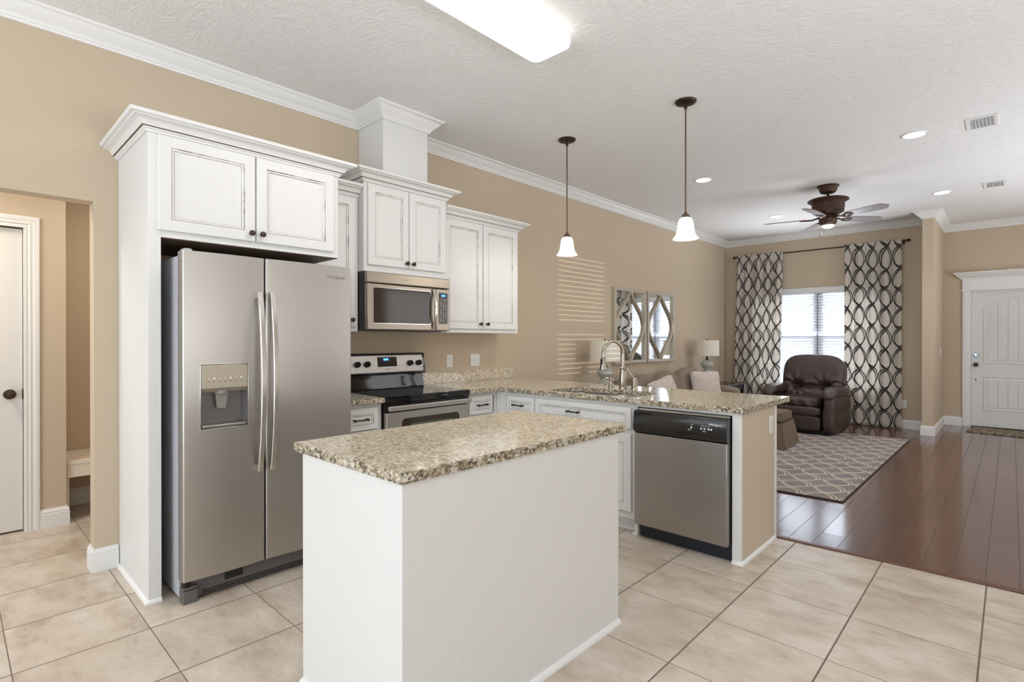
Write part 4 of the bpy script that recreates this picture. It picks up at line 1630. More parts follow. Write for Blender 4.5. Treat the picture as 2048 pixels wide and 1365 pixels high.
m = MB().tube(pts + [(ex, ey, ez - 0.02)], 0.0145, 16)
link_mesh('gooseneck', m, M['nickel'], fa)
m = MB()
XH = Matrix.Translation((ex, ey, ez - 0.115))
m.lathe(XH, [(0.026, 0.0), (0.029, 0.004), (0.0275, 0.018), (0.022, 0.050), (0.0185, 0.086), (0.017, 0.092), (0.020, 0.094), (0.019, 0.100), (0.0155, 0.104)], 22)
m.box((-0.008, -0.027, 0.045), (0.008, -0.018, 0.088), 1, XH)
link_mesh('spray_head', m, [M['nickel'], M['black']], fa)

sd = thing('soap_dispenser', 'small brushed nickel soap pump left of the faucet', 'soap dispenser', (1.371, 3.705, CT1))
m = MB().lathe(Matrix.Translation((1.371, 3.705, 0)), [(0.023, CT1 + 0.001), (0.022, CT1 + 0.010), (0.016, CT1 + 0.022), (0.012, CT1 + 0.040), (0.0135, CT1 + 0.056), (0.010, CT1 + 0.064), (0.0, CT1 + 0.066)], 20)
link_mesh('body', m, M['nickel'], sd)
m = MB().tube([(1.398, 3.715, CT1 + 0.058), (1.371, 3.705, CT1 + 0.072), (1.345, 3.690, CT1 + 0.078), (1.322, 3.674, CT1 + 0.064)], [0.007, 0.011, 0.008, 0.0055], 10)
link_mesh('nozzle', m, M['nickel'], sd)
hv = thing('faucet_handle', 'brushed nickel single-lever valve right of the faucet', 'faucet handle', (1.582, 3.715, CT1))
m = MB().lathe(Matrix.Translation((1.582, 3.715, 0)), [(0.027, CT1 + 0.001), (0.027, CT1 + 0.008), (0.024, CT1 + 0.012), (0.024, CT1 + 0.060), (0.026, CT1 + 0.062), (0.026, CT1 + 0.068), (0.022, CT1 + 0.074), (0.022, CT1 + 0.088), (0.014, CT1 + 0.096), (0.0, CT1 + 0.098)], 24)
link_mesh('body', m, M['nickel'], hv)
m = MB().tube([(1.580, 3.715, CT1 + 0.090), (1.556, 3.706, CT1 + 0.118), (1.535, 3.700, CT1 + 0.150), (1.522, 3.696, CT1 + 0.160)], [0.007, 0.006, 0.009, 0.010], 12)
link_mesh('lever', m, M['nickel'], hv)

# ------------------------------------------------------------------ dishwasher
dw = thing('dishwasher', 'stainless dishwasher with a black control panel at the peninsula end', 'dishwasher', (2.25, 3.4, 0))
m = MB().box((1.946, 3.140, 0.10), (2.556, 3.70, 0.862))
link_mesh('tub', m, M['black'], dw)
m = MB().box((1.950, 3.088, 0.100), (2.552, 3.138, 0.700))
link_mesh('door', m, [M['steel_x']], dw, bevel=0.004)
m = MB()
prof = [(3.138, 0.702), (3.094, 0.702), (3.078, 0.712), (3.070, 0.735), (3.073, 0.780), (3.082, 0.838), (3.092, 0.846), (3.138, 0.846)]
n_ = len(prof)
vs = [(1.946, y_, z_) for y_, z_ in prof] + [(2.556, y_, z_) for y_, z_ in prof]
fs = [tuple(range(n_)), tuple(range(2 * n_ - 1, n_ - 1, -1))] + [(i, n_ + i, n_ + (i + 1) % n_, (i + 1) % n_) for i in range(n_)]
m.add(vs, fs)
cp = link_mesh('control_panel', m, simple('black_control_plastic', (34, 32, 31), 0.22), dw, bevel=0.003, angle=50)
m = MB().box((1.975, 3.10, 0.849), (2.556, 3.139, 0.858))
link_mesh('top_strip', m, M['chrome'], dw)
m = MB().box((1.950, 3.165, 0.0), (2.552, 3.175, 0.098))
link_mesh('toe_kick', m, simple('dark_blue_black_kick', (26, 32, 42), 0.5), dw)
XT = FP(0, 3.0765, 0)
vm_ = MB()
for i in range(9):
    a = 1.985 + i * 0.0095
    vm_.box((a, 0.822, -0.004), (a + 0.006, 0.838, 0.0012), 0, FP(0, 3.0795, 0))
link_mesh('steam_vent', vm_, M['black_gloss'], cp)
# pocket handle
m = MB()
n_ = 14
vs, fs = [], []
for i in range(n_ + 1):
    tt = i / n_
    a = 2.12 + 0.26 * tt
    dpt = 0.030 * sin(pi * tt) ** 0.7
    vs += [(a, 0.748, 0.0010), (a, 0.748 - dpt - 0.0005, 0.0014)]
for i in range(n_):
    fs.append((2 * i, 2 * i + 1, 2 * i + 3, 2 * i + 2))
m.add(vs, [f[::-1] for f in fs], 0, FP(0, 3.0705, 0))
link_mesh('pocket_handle', m, M['black_gloss'], cp)
m = MB().box((2.255, 0.752, 0.0), (2.535, 0.800, 0.0012), 0, FP(0, 3.0712, 0) @ Matrix.Rotation(radians(-5), 4, 'X') @ Matrix.Translation((0, 0.004, -0.066)) )
XL = FP(0, 3.0735, 0)
text_part(cp, 'brand_lettering', 'Whirlpool', 0.019, FP(2.487, 3.0765, 0.806) @ Matrix.Rotation(radians(-8), 4, 'X'), M['white_letters'], 0.0012, 0.35)
for (aa, bb, st, sz) in ((2.345, 0.795, 'cycle', 0.009), (2.333, 0.764, 'select', 0.009), (2.430, 0.792, 'hi  lo  air  dry', 0.009), (2.425, 0.762, 'options', 0.008)):
    text_part(cp, 'panel_lettering', st, sz, FP(aa, 3.0735 + (bb - 0.78) * 0.15, bb) @ Matrix.Rotation(radians(-6), 4, 'X'), M['white_letters'], 0.0012)
for aa in (2.345, 2.405, 2.426, 2.450, 2.466):
    m = MB()
    m.lathe(FP(aa, 3.0728, 0.777) @ Matrix.Rotation(radians(-6), 4, 'X'), [(0.0055, -0.002), (0.0055, 0.0022), (0.0, 0.0024)], 12)
    link_mesh('button', m, M['white_plastic'], cp)

# ------------------------------------------------------------------ refrigerator
fg = thing('refrigerator', 'stainless side-by-side refrigerator with water dispenser', 'refrigerator', (0.42, 1.235, 0))
Y0, Y1, YS = 0.783, 1.690, 1.1755
m = MB().box((0.05, Y0 + 0.004, 0.02), (0.725, Y1 - 0.004, 1.728))
link_mesh('case', m, M['fridge_side'], fg, bevel=0.004)


def fdoor(y0, y1, z0, z1, hole=None):
    """door shell with bowed front; returns mesh"""
    xb, xf = 0.735, 0.822
    rr = 0.010
    prof = []
    N = 14
    for i in range(6):
        a = radians(180 - 90 * i / 5)
        prof.append((xf - 0.010 - rr + rr * sin(a - pi / 2 + pi / 2) if False else xf - 0.008 - rr + rr * (1 - cos(radians(90 * i / 5))) * 0 + rr * sin(radians(90 * i / 5)), y0 + rr - rr * cos(radians(90 * i / 5))))
    ys = []
    if hole:
        ys = [hole[0], hole[1]]
    inner = [y0 + rr + (y1 - y0 - 2 * rr) * i / N for i in range(1, N)]
    inner = sorted([q for q in inner if all(abs(q - h) > 0.012 for h in ys)] + ys)
    yc, hw = (y0 + y1) / 2, (y1 - y0) / 2

    def fx(y):
        return xf - 0.010 * ((y - yc) / hw) ** 2

    e = fx(y0 + rr)
    left = [(e - rr + rr * sin(radians(90 * i / 5)), y0 + rr - rr * cos(radians(90 * i / 5))) for i in range(6)]
    right = [(x, y0 + y1 - y) for x, y in left][::-1]
    prof = [(xb, y0)] + left + [(fx(y), y) for y in inner] + right + [(xb, y1)]
    zs = [z0, z1]
    if hole:
        zs = [z0, hole[2], hole[3], z1]
    n = len(prof)
    vs = [(x, y, z) for z in zs for x, y in prof]
    fs = []
    for r in range(len(zs) - 1):
        for i in range(n - 1):
            if hole and r == 1 and prof[i][1] >= hole[0] - 1e-6 and prof[i + 1][1] <= hole[1] + 1e-6 and prof[i][0] > 0.8:
                continue
            fs.append((r * n + i, r * n + i + 1, (r + 1) * n + i + 1, (r + 1) * n + i))
        fs.append((r * n + n - 1, r * n, (r + 1) * n, (r + 1) * n + n - 1))
    fs.append(tuple(range(n - 1, -1, -1)))
    fs.append(tuple((len(zs) - 1) * n + i for i in range(n)))
    m = MB()
    m.add(vs, fs)
    return m, fx


hol = (0.860, 1.083, 0.860, 1.182)
m, fx = fdoor(Y0, YS - 0.003, 0.118, 1.745, hol)
ld = link_mesh('freezer_door', m, M['steel_y'], fg, angle=30)
m, fx2 = fdoor(YS + 0.003, Y1, 0.118, 1.745)
rd = link_mesh('fresh_food_door', m, M['steel_y'], fg, angle=30)
# dispenser
dsp = MB()
ya, yb, za, zb = hol
xd = 0.745
dsp.add([(0.820, ya, za), (0.820, yb, za), (0.820, yb, zb), (0.820, ya, zb), (xd, ya + 0.01, za + 0.012), (xd, yb - 0.01, za + 0.012), (xd, yb - 0.01, zb), (xd, ya + 0.01, zb)],
        [(0, 1, 5, 4), (1, 2, 6, 5), (2, 3, 7, 6), (3, 0, 4, 7), (4, 5, 6, 7)])
dispm = link_mesh('dispenser_recess', dsp, simple('recess_grey', (126, 122, 120), 0.35, metal=0.4), ld, smooth=False)
m = MB()
m.sweep([(0, 0)] * 0 or [(0, 0), (1, 0)], [(0, 0), (0.001, 0), (0, 0.001)]) if False else None
m.add([(0.823, ya + 0.002, 1.062), (0.823, yb - 0.002, 1.062), (0.8235, yb - 0.002, zb - 0.002), (0.8235, ya + 0.002, zb - 0.002),
       (0.800, ya + 0.002, 1.040), (0.800, yb - 0.002, 1.040), (0.800, yb - 0.002, zb - 0.002), (0.800, ya + 0.002, zb - 0.002)],
      [(0, 1, 2, 3), (4, 5, 1, 0), (7, 6, 5, 4), (0, 3, 7, 4), (1, 5, 6, 2), (3, 2, 6, 7)])
dp = link_mesh('dispenser_controls', m, simple('champagne_control_panel', (178, 168, 152), 0.35, metal=0.5), ld, bevel=0.002)
for i in range(7):
    yy = 0.895 + i * 0.0255
    m = MB().lathe(FL(0.8235, yy, 1.112), [(0.0026, -0.001), (0.0026, 0.0008), (0, 0.001)], 10)
    link_mesh('indicator', m, M['led'] if i in (1, 4, 6) else M['white_plastic'], dp)
    m = MB().box((yy - 0.006, 1.094, 0), (yy + 0.006, 1.0965, 0.0006), 0, FL(0.8235, 0, 0))
    link_mesh('printed_legend', m, M['grey_letters'], dp)
m = MB()
m.add([(0.750, 0.940, 1.045), (0.750, 0.995, 1.045), (0.790, 0.998, 1.045), (0.790, 0.937, 1.045), (0.765, 0.948, 0.955), (0.765, 0.992, 0.955), (0.772, 0.992, 0.952), (0.772, 0.948, 0.952)],
      [(0, 1, 2, 3), (0, 4, 5, 1), (3, 2, 6, 7), (1, 5, 6, 2), (0, 3, 7, 4), (4, 7, 6, 5)])
m.lathe(Matrix.Translation((0.775, 0.967, 1.020)), [(0.020, 0), (0.034, 0.012), (0.038, 0.03)], 18)
link_mesh('dispenser_lever', m, simple('lever_grey_plastic', (150, 148, 142), 0.2), dispm, bevel=0.002)
m = MB().box((0.747, ya + 0.006, za + 0.004), (0.818, yb - 0.006, za + 0.016))
link_mesh('drip_tray', m, M['steel_y'], dispm, bevel=0.003)
m = MB()
rim = [(0.8225, ya - 0.003), (0.8225, yb + 0.003)]
for (p0, p1) in (((ya - 0.004, za - 0.004), (yb + 0.004, za)), ((yb, za), (yb + 0.004, zb)), ((ya - 0.004, za), (ya, zb)), ((ya - 0.004, zb), (yb + 0.004, zb + 0.004))):
    m.box((0.817, p0[0], p0[1]), (0.8238, p1[0], p1[1]))
link_mesh('dispenser_rim', m, M['chrome'], ld, bevel=0.001)


def fhandle(yc, door):
    m = MB()
    n = 20
    vs, fs = [], []
    for i in range(n + 1):
        tt = i / n
        z = 0.606 + (1.562 - 0.606) * tt
        b = 1 - (2 * tt - 1) ** 2
        x = 0.838 + 0.050 * b ** 0.8
        w = 0.0135
        yy = yc
        vs += [(x, yy - w, z), (x + 0.004, yy - w + 0.003, z), (x + 0.004, yy + w - 0.003, z), (x, yy + w, z), (x - 0.013, yy + w, z), (x - 0.013, yy - w, z)]
    for i in range(n):
        for j in range(6):
            j2 = (j + 1) % 6
            fs.append((i * 6 + j, i * 6 + j2, i * 6 + 6 + j2, i * 6 + 6 + j))
    fs.append((5, 4, 3, 2, 1, 0))
    fs.append(tuple(n * 6 + j for j in range(6)))
    m.add(vs, fs)
    m.box((0.8145, yc - 0.012, 0.606), (0.828, yc + 0.012, 0.640))
    m.box((0.8145, yc - 0.012, 1.528), (0.828, yc + 0.012, 1.562))
    return link_mesh('handle', m, M['steel_z'], door, angle=30)


fhandle(1.140, ld)
fhandle(1.204, rd)
text_part(rd, 'brand_badge', 'Whirlpool', 0.030, FL(0.8205, 1.580, 1.678), M['steel_letters'], 0.0014, 0.35)
m = MB()
m.box((0.60, Y0 + 0.045, 0.012), (0.765, Y1 - 0.02, 0.108))
m.box((0.765, Y0 + 0.11, 0.020), (0.770, Y1 - 0.02, 0.105))
gr_ = link_mesh('base_grille', m, M['dark_grey'], fg, bevel=0.002)
m = MB()
for z in (0.022, 0.034):
    m.box((0.770, Y0 + 0.10, z), (0.7715, Y1 - 0.04, z + 0.006))
m.box((0.770, 0.985, 0.058), (0.7718, 1.075, 0.103))
link_mesh('grille_slots', m, M['black'], gr_)
m = MB()
m.box((0.770, 0.908, 0.052), (0.774, 0.985, 0.104))
link_mesh('filter_cap', m, M['dark_grey'], gr_, bevel=0.002)
m = MB()
m.box((0.735, Y0 + 0.004, 0.0), (0.792, Y0 + 0.075, 0.062))
m.box((0.735, Y0 + 0.004, 0.062), (0.785, Y0 + 0.072, 0.080))
link_mesh('foot_cover', m, M['dark_grey'], fg, bevel=0.006)
m = MB().lathe(Matrix.Translation((0.775, Y0 + 0.022, 0.082)), [(0.017, 0.0), (0.020, 0.010), (0.017, 0.034)], 16)
link_mesh('door_hinge', m, M['black_gloss'], fg)
m = MB()
m.puff((0.76, Y0 + 0.030, 1.748), (0.045, 0.022, 0.012), 3, 6)
link_mesh('hinge_cover', m, M['fridge_side'], fg)

# ------------------------------------------------------------------ range
rg_ = thing('kitchen_range', 'stainless and black electric range with oven between the base cabinets', 'stove', (0.35, 2.415, 0))
RY0, RY1 = 2.0365, 2.7945
m = MB().box((0.03, RY0, 0.02), (0.625, RY1, 0.895))
link_mesh('body', m, M['black'], rg_)
m = MB()
m.box((0.10, RY0 - 0.001, 0.896), (0.668, RY1 + 0.001, 0.9175))
m.box((0.628, RY0, 0.868), (0.668, RY1, 0.896))
link_mesh('cooktop', m, M['black_gloss'], rg_, bevel=0.004)
for (xx, yy, r_) in ((0.28, 2.23, 0.075), (0.28, 2.60, 0.10), (0.50, 2.23, 0.105), (0.50, 2.60, 0.075)):
    m = MB()
    m.lathe(Matrix.Translation((xx, yy, 0.9176)), [(r_ - 0.002, 0.0), (r_ - 0.002, 0.0003), (r_, 0.0003), (r_, 0.0)], 40, caps=False)
    link_mesh('burner_ring', m, M['dark_grey'], rg_)
# backguard
m = MB()
prof = [(0.030, 0.900), (0.100, 0.900), (0.100, 0.935), (0.085, 0.990), (0.085, 1.026), (0.030, 1.026)]
vs = [(x, RY0 + 0.004, z) for x, z in prof] + [(x, RY1 - 0.012, z) for x, z in prof]
n_ = len(prof)
fs = [tuple(range(n_)), tuple(range(2 * n_ - 1, n_ - 1, -1))] + [(i, n_ + i, n_ + (i + 1) % n_, (i + 1) % n_) for i in range(n_)]
m.add(vs, [f[::-1] for f in fs])
link_mesh('backguard_base', m, M['black_gloss'], rg_, bevel=0.002)
m = MB()
prof = [(0.028, 1.028), (0.106, 1.028), (0.108, 1.034), (0.082, 1.190), (0.075, 1.196), (0.028, 1.196)]
vs = [(x, RY0 + 0.001, z) for x, z in prof] + [(x, RY1 + 0.002, z) for x, z in prof]
n_ = len(prof)
fs = [tuple(range(n_)), tuple(range(2 * n_ - 1, n_ - 1, -1))] + [(i, n_ + i, n_ + (i + 1) % n_, (i + 1) % n_) for i in range(n_)]
m.add(vs, [f[::-1] for f in fs])
bgd = link_mesh('control_console', m, M['black_gloss'], rg_, bevel=0.003)
tl = math.atan2(0.026, 0.156)
XC = FL(0.0955, 0, 1.110) @ Matrix.Rotation(-tl, 4, 'X')
m = MB().box((RY0 + 0.010, -0.066, -0.002), (RY1 - 0.022, 0.070, 0.0012), 0, XC)
fpn = link_mesh('console_face', m, M['steel_y'], bgd, bevel=0.001)
m = MB().box((2.332, -0.020, 0.0012), (2.512, 0.058, 0.0040), 0, XC)
dsp_ = link_mesh('clock_panel', m, M['dark_glass'], bgd, bevel=0.002)
m = MB().box((2.372, 0.026, 0.0040), (2.446, 0.050, 0.0046), 0, XC)
link_mesh('clock_screen', m, M['blue_screen'], dsp_)
text_part(dsp_, 'clock_digits', '8:45', 0.024, XC @ Matrix.Translation((2.409, 0.037, 0.0048)), M['blue_digit'], 0.0004, bold=0.0008)
text_part(bgd, 'brand_lettering', 'Whirlpool', 0.017, XC @ Matrix.Translation((2.425, -0.042, 0.0014)), M['grey_letters'], 0.0005, 0.35)
for yy in (2.150, 2.236, 2.640, 2.728):
    m = MB()
    m.lathe(XC @ Matrix.Translation((yy, 0.002, 0.0012)), [(0.024, 0.0), (0.024, 0.004), (0.021, 0.008), (0.0205, 0.026), (0.016, 0.030), (0.0, 0.031)], 24)
    m.box((yy - 0.004, 0.002 - 0.019, 0.03), (yy + 0.004, 0.002 + 0.019, 0.038), 0, XC)
    link_mesh('control_knob', m, M['black_gloss'], bgd)
# oven door
m = MB()
m.box((0.627, RY0 + 0.004, 0.215), (0.662, RY1 - 0.004, 0.806))
od = link_mesh('oven_door', m, M['steel_y'], rg_, bevel=0.004)
m = MB().box((0.627, RY0 + 0.004, 0.812), (0.655, RY1 - 0.004, 0.864))
link_mesh('door_top_band', m, M['black_gloss'], od)
m = MB()
lp = round_rect(2.165, 2.690, 0.36, 0.755, 0.03)
m.prism(lp, 0.0, 0.0018, 0, FL(0.662, 0, 0))
link_mesh('window_surround', m, M['dark_glass'], od)
m = MB()
m.prism(round_rect(2.235, 2.62, 0.40, 0.715, 0.006), 0.0018, 0.0022, 0, FL(0.662, 0, 0))
link_mesh('window', m, simple('oven_window_glass', (84, 92, 76), 0.05), od)
m = MB()
m.box((0.672, RY0 + 0.004, 0.817), (0.700, RY1 - 0.004, 0.853))
m.box((0.655, RY0 + 0.012, 0.822), (0.674, RY0 + 0.040, 0.848))
m.box((0.655, RY1 - 0.040, 0.822), (0.674, RY1 - 0.012, 0.848))
link_mesh('handle', m, M['steel_y'], od, bevel=0.007, bseg=3)
m = MB().box((0.627, RY0 + 0.004, 0.03), (0.660, RY1 - 0.004, 0.205))
link_mesh('storage_drawer', m, M['steel_y'], rg_, bevel=0.004)

# ------------------------------------------------------------------ microwave
mw = thing('microwave', 'stainless over-the-range microwave with black window and keypad', 'microwave', (0.2, 2.415, 1.37))
m = MB().box((0.004, 2.038, 1.372), (0.385, 2.796, 1.797))
link_mesh('case', m, M['black'], mw)
m = MB().box((0.385, 2.038, 1.716), (0.424, 2.796, 1.796))
link_mesh('vent_band', m, M['steel_mw'], mw, bevel=0.006)
m = MB().box((0.385, 2.038, 1.378), (0.424, 2.655, 1.712))
md = link_mesh('door', m, M['steel_mw'], mw, bevel=0.006)
m = MB().box((0.385, 2.657, 1.378), (0.424, 2.796, 1.712))
mc = link_mesh('control_side', m, M['steel_mw'], mw, bevel=0.006)
m = MB().prism(round_rect(2.086, 2.602, 1.428, 1.682, 0.014), -0.001, 0.0022, 0, FL(0.424, 0, 0))
wn_ = link_mesh('window', m, M['dark_glass'], md)
m = MB()
lo_ = round_rect(2.081, 2.607, 1.423, 1.687, 0.018)
li_ = round_rect(2.086, 2.602, 1.428, 1.682, 0.014)
k = len(lo_)
m.add([(a, b, 0.0028) for a, b in lo_] + [(a, b, 0.0028) for a, b in li_], [(i, (i + 1) % k, k + (i + 1) % k, k + i) for i in range(k)], 0, FL(0.424, 0, 0))
m.add([(a, b, 0.0) for a, b in lo_] + [(a, b, 0.0028) for a, b in lo_], [(i, (i + 1) % k, k + (i + 1) % k, k + i) for i in range(k)], 0, FL(0.424, 0, 0))
link_mesh('window_rim', m, M['chrome'], md)
m = MB()
n_ = 16
vs, fs = [], []
for i in range(n_ + 1):
    tt = i / n_
    z = 1.388 + 0.318 * tt
    b = sin(pi * tt)
    x = 0.432 + 0.030 * b
    yy = 2.628
    w = 0.011
    vs += [(x + 0.004, yy - w, z), (x + 0.004, yy + w, z), (x - 0.008, yy + w, z), (x - 0.008, yy - w, z)]
for i in range(n_):
    for j in range(4):
        j2 = (j + 1) % 4
        fs.append((i * 4 + j, i * 4 + j2, i * 4 + 4 + j2, i * 4 + 4 + j))
fs += [(3, 2, 1, 0), tuple(n_ * 4 + j for j in range(4))]
m.add(vs, fs)
link_mesh('handle', m, M['steel_z'], md, bevel=0.002)
m = MB().prism(round_rect(2.684, 2.772, 1.432, 1.682, 0.008), 0.0, 0.0022, 0, FL(0.424, 0, 0))
kp = link_mesh('keypad', m, simple('brown_black_keypad', (70, 60, 54), 0.25), mc)
m = MB().box((2.690, 1.643, 0.0022), (2.766, 1.674, 0.0028), 0, FL(0.424, 0, 0))
link_mesh('clock_screen', m, M['blue_screen'], kp)
text_part(kp, 'clock_digits', '8:45', 0.021, FL(0.4270, 2.728, 1.6575), M['blue_digit'], 0.0004, bold=0.0007)
for r in range(11):
    for c_ in range(3):
        m = MB()
        aa, bb = 2.703 + c_ * 0.025, 1.625 - r * 0.0163
        m.box((aa - 0.0045, bb - 0.0022, 0.0022), (aa + 0.0045, bb + 0.0022, 0.0027), 0, FL(0.424, 0, 0))
        link_mesh('key', m, M['white_letters'] if (r * 3 + c_) % 4 else M['grey_letters'], kp, smooth=False)
text_part(mw, 'brand_lettering', 'Whirlpool', 0.015, FL(0.4245, 2.36, 1.755), M['grey_letters'], 0.0005, 0.35)
m = MB()
for yy in (2.20, 2.58):
    m.lathe(Matrix.Translation((0.20, yy, 1.3705)), [(0.03, -0.001), (0.03, 0.001)], 20)
link_mesh('under_lamp', m, M['dark_grey'], mw)


# ------------------------------------------------------------------ outlets and switches
def plate(X, w, h, label, cat, kind, name):
    c = thing(name, label, cat, tuple(X @ Vector((0, 0, 0))))
    m = MB()
    m.rings(X, -w / 2, w / 2, -h / 2, h / 2, [(0, 0.0005, 0), (0.0, 0.003, 0), (0.003, 0.0055, 0)])
    pl = link_mesh('cover_plate', m, M['white_plastic'], c, bevel=0.0008)
    m = MB()
    if kind == 'outlet':
        m.box((-0.017, -0.034, 0.0055), (0.017, 0.034, 0.0072), 0, X)
        o2 = link_mesh('receptacle', m, M['trim'], c, bevel=0.001)
        m = MB()
        for sy_ in (-0.018, 0.018):
            m.box((-0.007, sy_ - 0.004, 0.0070), (-0.005, sy_ + 0.005, 0.0076), 0, X)
            m.box((0.005, sy_ - 0.004, 0.0070), (0.007, sy_ + 0.005, 0.0076), 0, X)
        link_mesh('slots', m, M['black'], o2, smooth=False)
    else:
        xs = (-0.023, 0.023) if w > 0.1 else (0,)
        for xx in xs:
            m = MB()
            m.box((xx - 0.005, -0.011, 0.0055), (xx + 0.005, 0.011, 0.0075), 0, X)
            m.box((xx - 0.004, 0.0, 0.0075), (xx + 0.004, 0.009, 0.016), 0, X)
            link_mesh('toggle', m, M['trim'], c, bevel=0.001)
    return c


plate(FL(0, 3.150, 1.112), 0.072, 0.116, 'white wall outlet left of the double switch above the backsplash', 'outlet', 'outlet', 'wall_outlet')
plate(FL(0, 3.466, 1.112), 0.118, 0.116, 'white double switch plate above the backsplash', 'switch', 'switch', 'light_switch')
FR = Matrix(((0, 0, 1, 2.616), (1, 0, 0, 3.652), (0, 1, 0, 0.757), (0, 0, 0, 1)))
plate(FR, 0.072, 0.116, 'white outlet on the beige end panel of the peninsula', 'outlet', 'outlet', 'wall_outlet')
plate(Matrix(((0, 0, 1, CX1), (1, 0, 0, 10.06), (0, 1, 0, 1.13), (0, 0, 0, 1))), 0.072, 0.116, 'white light switch on the foyer side of the wall end', 'switch', 'switch', 'light_switch')
plate(FP(2.600, WY, 0.36), 0.072, 0.116, 'white wall outlet low on the window wall by the right curtain', 'outlet', 'outlet', 'wall_outlet')

# ------------------------------------------------------------------ mirrors
def mirror(y0, y1, z0, z1, label):
    c = thing('wall_mirror', label, 'mirror', (0.0, (y0 + y1) / 2, z0), group='lattice mirrors')
    X = FL(0, 0, 0)
    m = MB()
    m.rings(X, y0, y1, z0, z1, [(0, 0.002, 0), (0, 0.045, 0), (0.004, 0.050, 0), (0.036, 0.050, 0), (0.040, 0.046, 0), (0.040, 0.020, 0)])
    m.f.pop(-2)
    m.m.pop(-2)
    link_mesh('frame', m, M['frame_champ'], c, smooth=False)
    m = MB().box((y0 + 0.038, z0 + 0.038, 0.012), (y1 - 0.038, z1 - 0.038, 0.0195), 0, X)
    link_mesh('glass', m, M['mirror'], c)
    yc, hw = (y0 + y1) / 2, (y1 - y0) / 2 - 0.045
    for sg in (-1, 1):
        vs, fs = [], []
        n = 28
        for i in range(n + 1):
            tt = i / n
            z = z0 + 0.030 + (z1 - z0 - 0.060) * tt
            w = (1 - cos(2 * pi * tt)) / 2
            w = w ** 0.80
            yy = yc + sg * (0.020 + (hw - 0.020) * w)
            # rope-like flat strip
            hwid = 0.017
            a_ = Vector((yy, z))
            t2 = min(1, tt + 0.01)
            t1 = max(0, tt - 0.01)
            d = Vector((sg * (hw - 0.02) * (((1 - cos(2 * pi * t2)) / 2) ** 0.8 - ((1 - cos(2 * pi * t1)) / 2) ** 0.8), (z1 - z0 - 0.06) * (t2 - t1))).normalized()
            nr = Vector((d.y, -d.x))
            p0, p1 = a_ - nr * hwid, a_ + nr * hwid
            vs += [(p0.x, p0.y, 0.022), (p0.x, p0.y, 0.044), (a_.x, a_.y, 0.056), (p1.x, p1.y, 0.044), (p1.x, p1.y, 0.022)]
        for i in range(n):
            for j in range(5):
                j2 = (j + 1) % 5
                fs.append((i * 5 + j, i * 5 + 5 + j, i * 5 + 5 + j2, i * 5 + j2))
        fs += [(0, 1, 2, 3, 4), tuple(n * 5 + j for j in range(4, -1, -1))]
        m = MB()
        m.add(vs, fs, 0, X)
        link_mesh('curved_overlay', m, M['ogee'], c, angle=30)


mirror(5.862, 6.668, 0.985, 1.985, 'champagne framed mirror with crossing curved bars, the one nearer the kitchen')
mirror(6.712, 7.512, 0.985, 1.985, 'champagne framed mirror with crossing curved bars, the one nearer the window')

# ------------------------------------------------------------------ end tables and lamps
def end_table(x0, x1, y0, y1, zt, label):
    c = thing('end_table', label, 'table', ((x0 + x1) / 2, (y0 + y1) / 2, 0), group='dark end tables')
    m = MB().box((x0, y0, zt - 0.022), (x1, y1, zt))
    link_mesh('tabletop', m, M['dark_wood'], c, bevel=0.006)
    m = MB().box((x0 + 0.04, y0 + 0.04, zt - 0.10), (x1 - 0.04, y1 - 0.04, zt - 0.0225))
    link_mesh('apron', m, M['dark_wood'], c, bevel=0.003)
    m = MB().box((x0 + 0.05, y0 + 0.05, 0.16), (x1 - 0.05, y1 - 0.05, 0.178))
    link_mesh('shelf', m, M['dark_wood'], c, bevel=0.003)
    for sx_ in (0, 1):
        for sy_ in (0, 1):
            xx = x0 + 0.06 if sx_ == 0 else x1 - 0.06
            yy = y0 + 0.06 if sy_ == 0 else y1 - 0.06
            ox, oy = (-0.03 if sx_ == 0 else 0.03), (-0.03 if sy_ == 0 else 0.03)
            m = MB().tube([(xx + ox * 0.9, yy + oy * 0.9, 0.0), (xx + ox * 0.2, yy + oy * 0.2, 0.10), (xx - ox * 0.3, yy - oy * 0.3, 0.25), (xx, yy, 0.42), (xx + ox * 0.2, yy + oy * 0.2, zt - 0.03)], [0.014, 0.015, 0.018, 0.022, 0.026], 10)
            link_mesh('leg', m, M['dark_wood'], c)
    return c


end_table(0.05, 0.66, 4.85, 5.50, 0.62, 'dark end table behind the peninsula under the nearer lamp')
end_table(0.04, 0.68, 7.78, 8.74, 0.62, 'dark end table between sofa and left curtain')


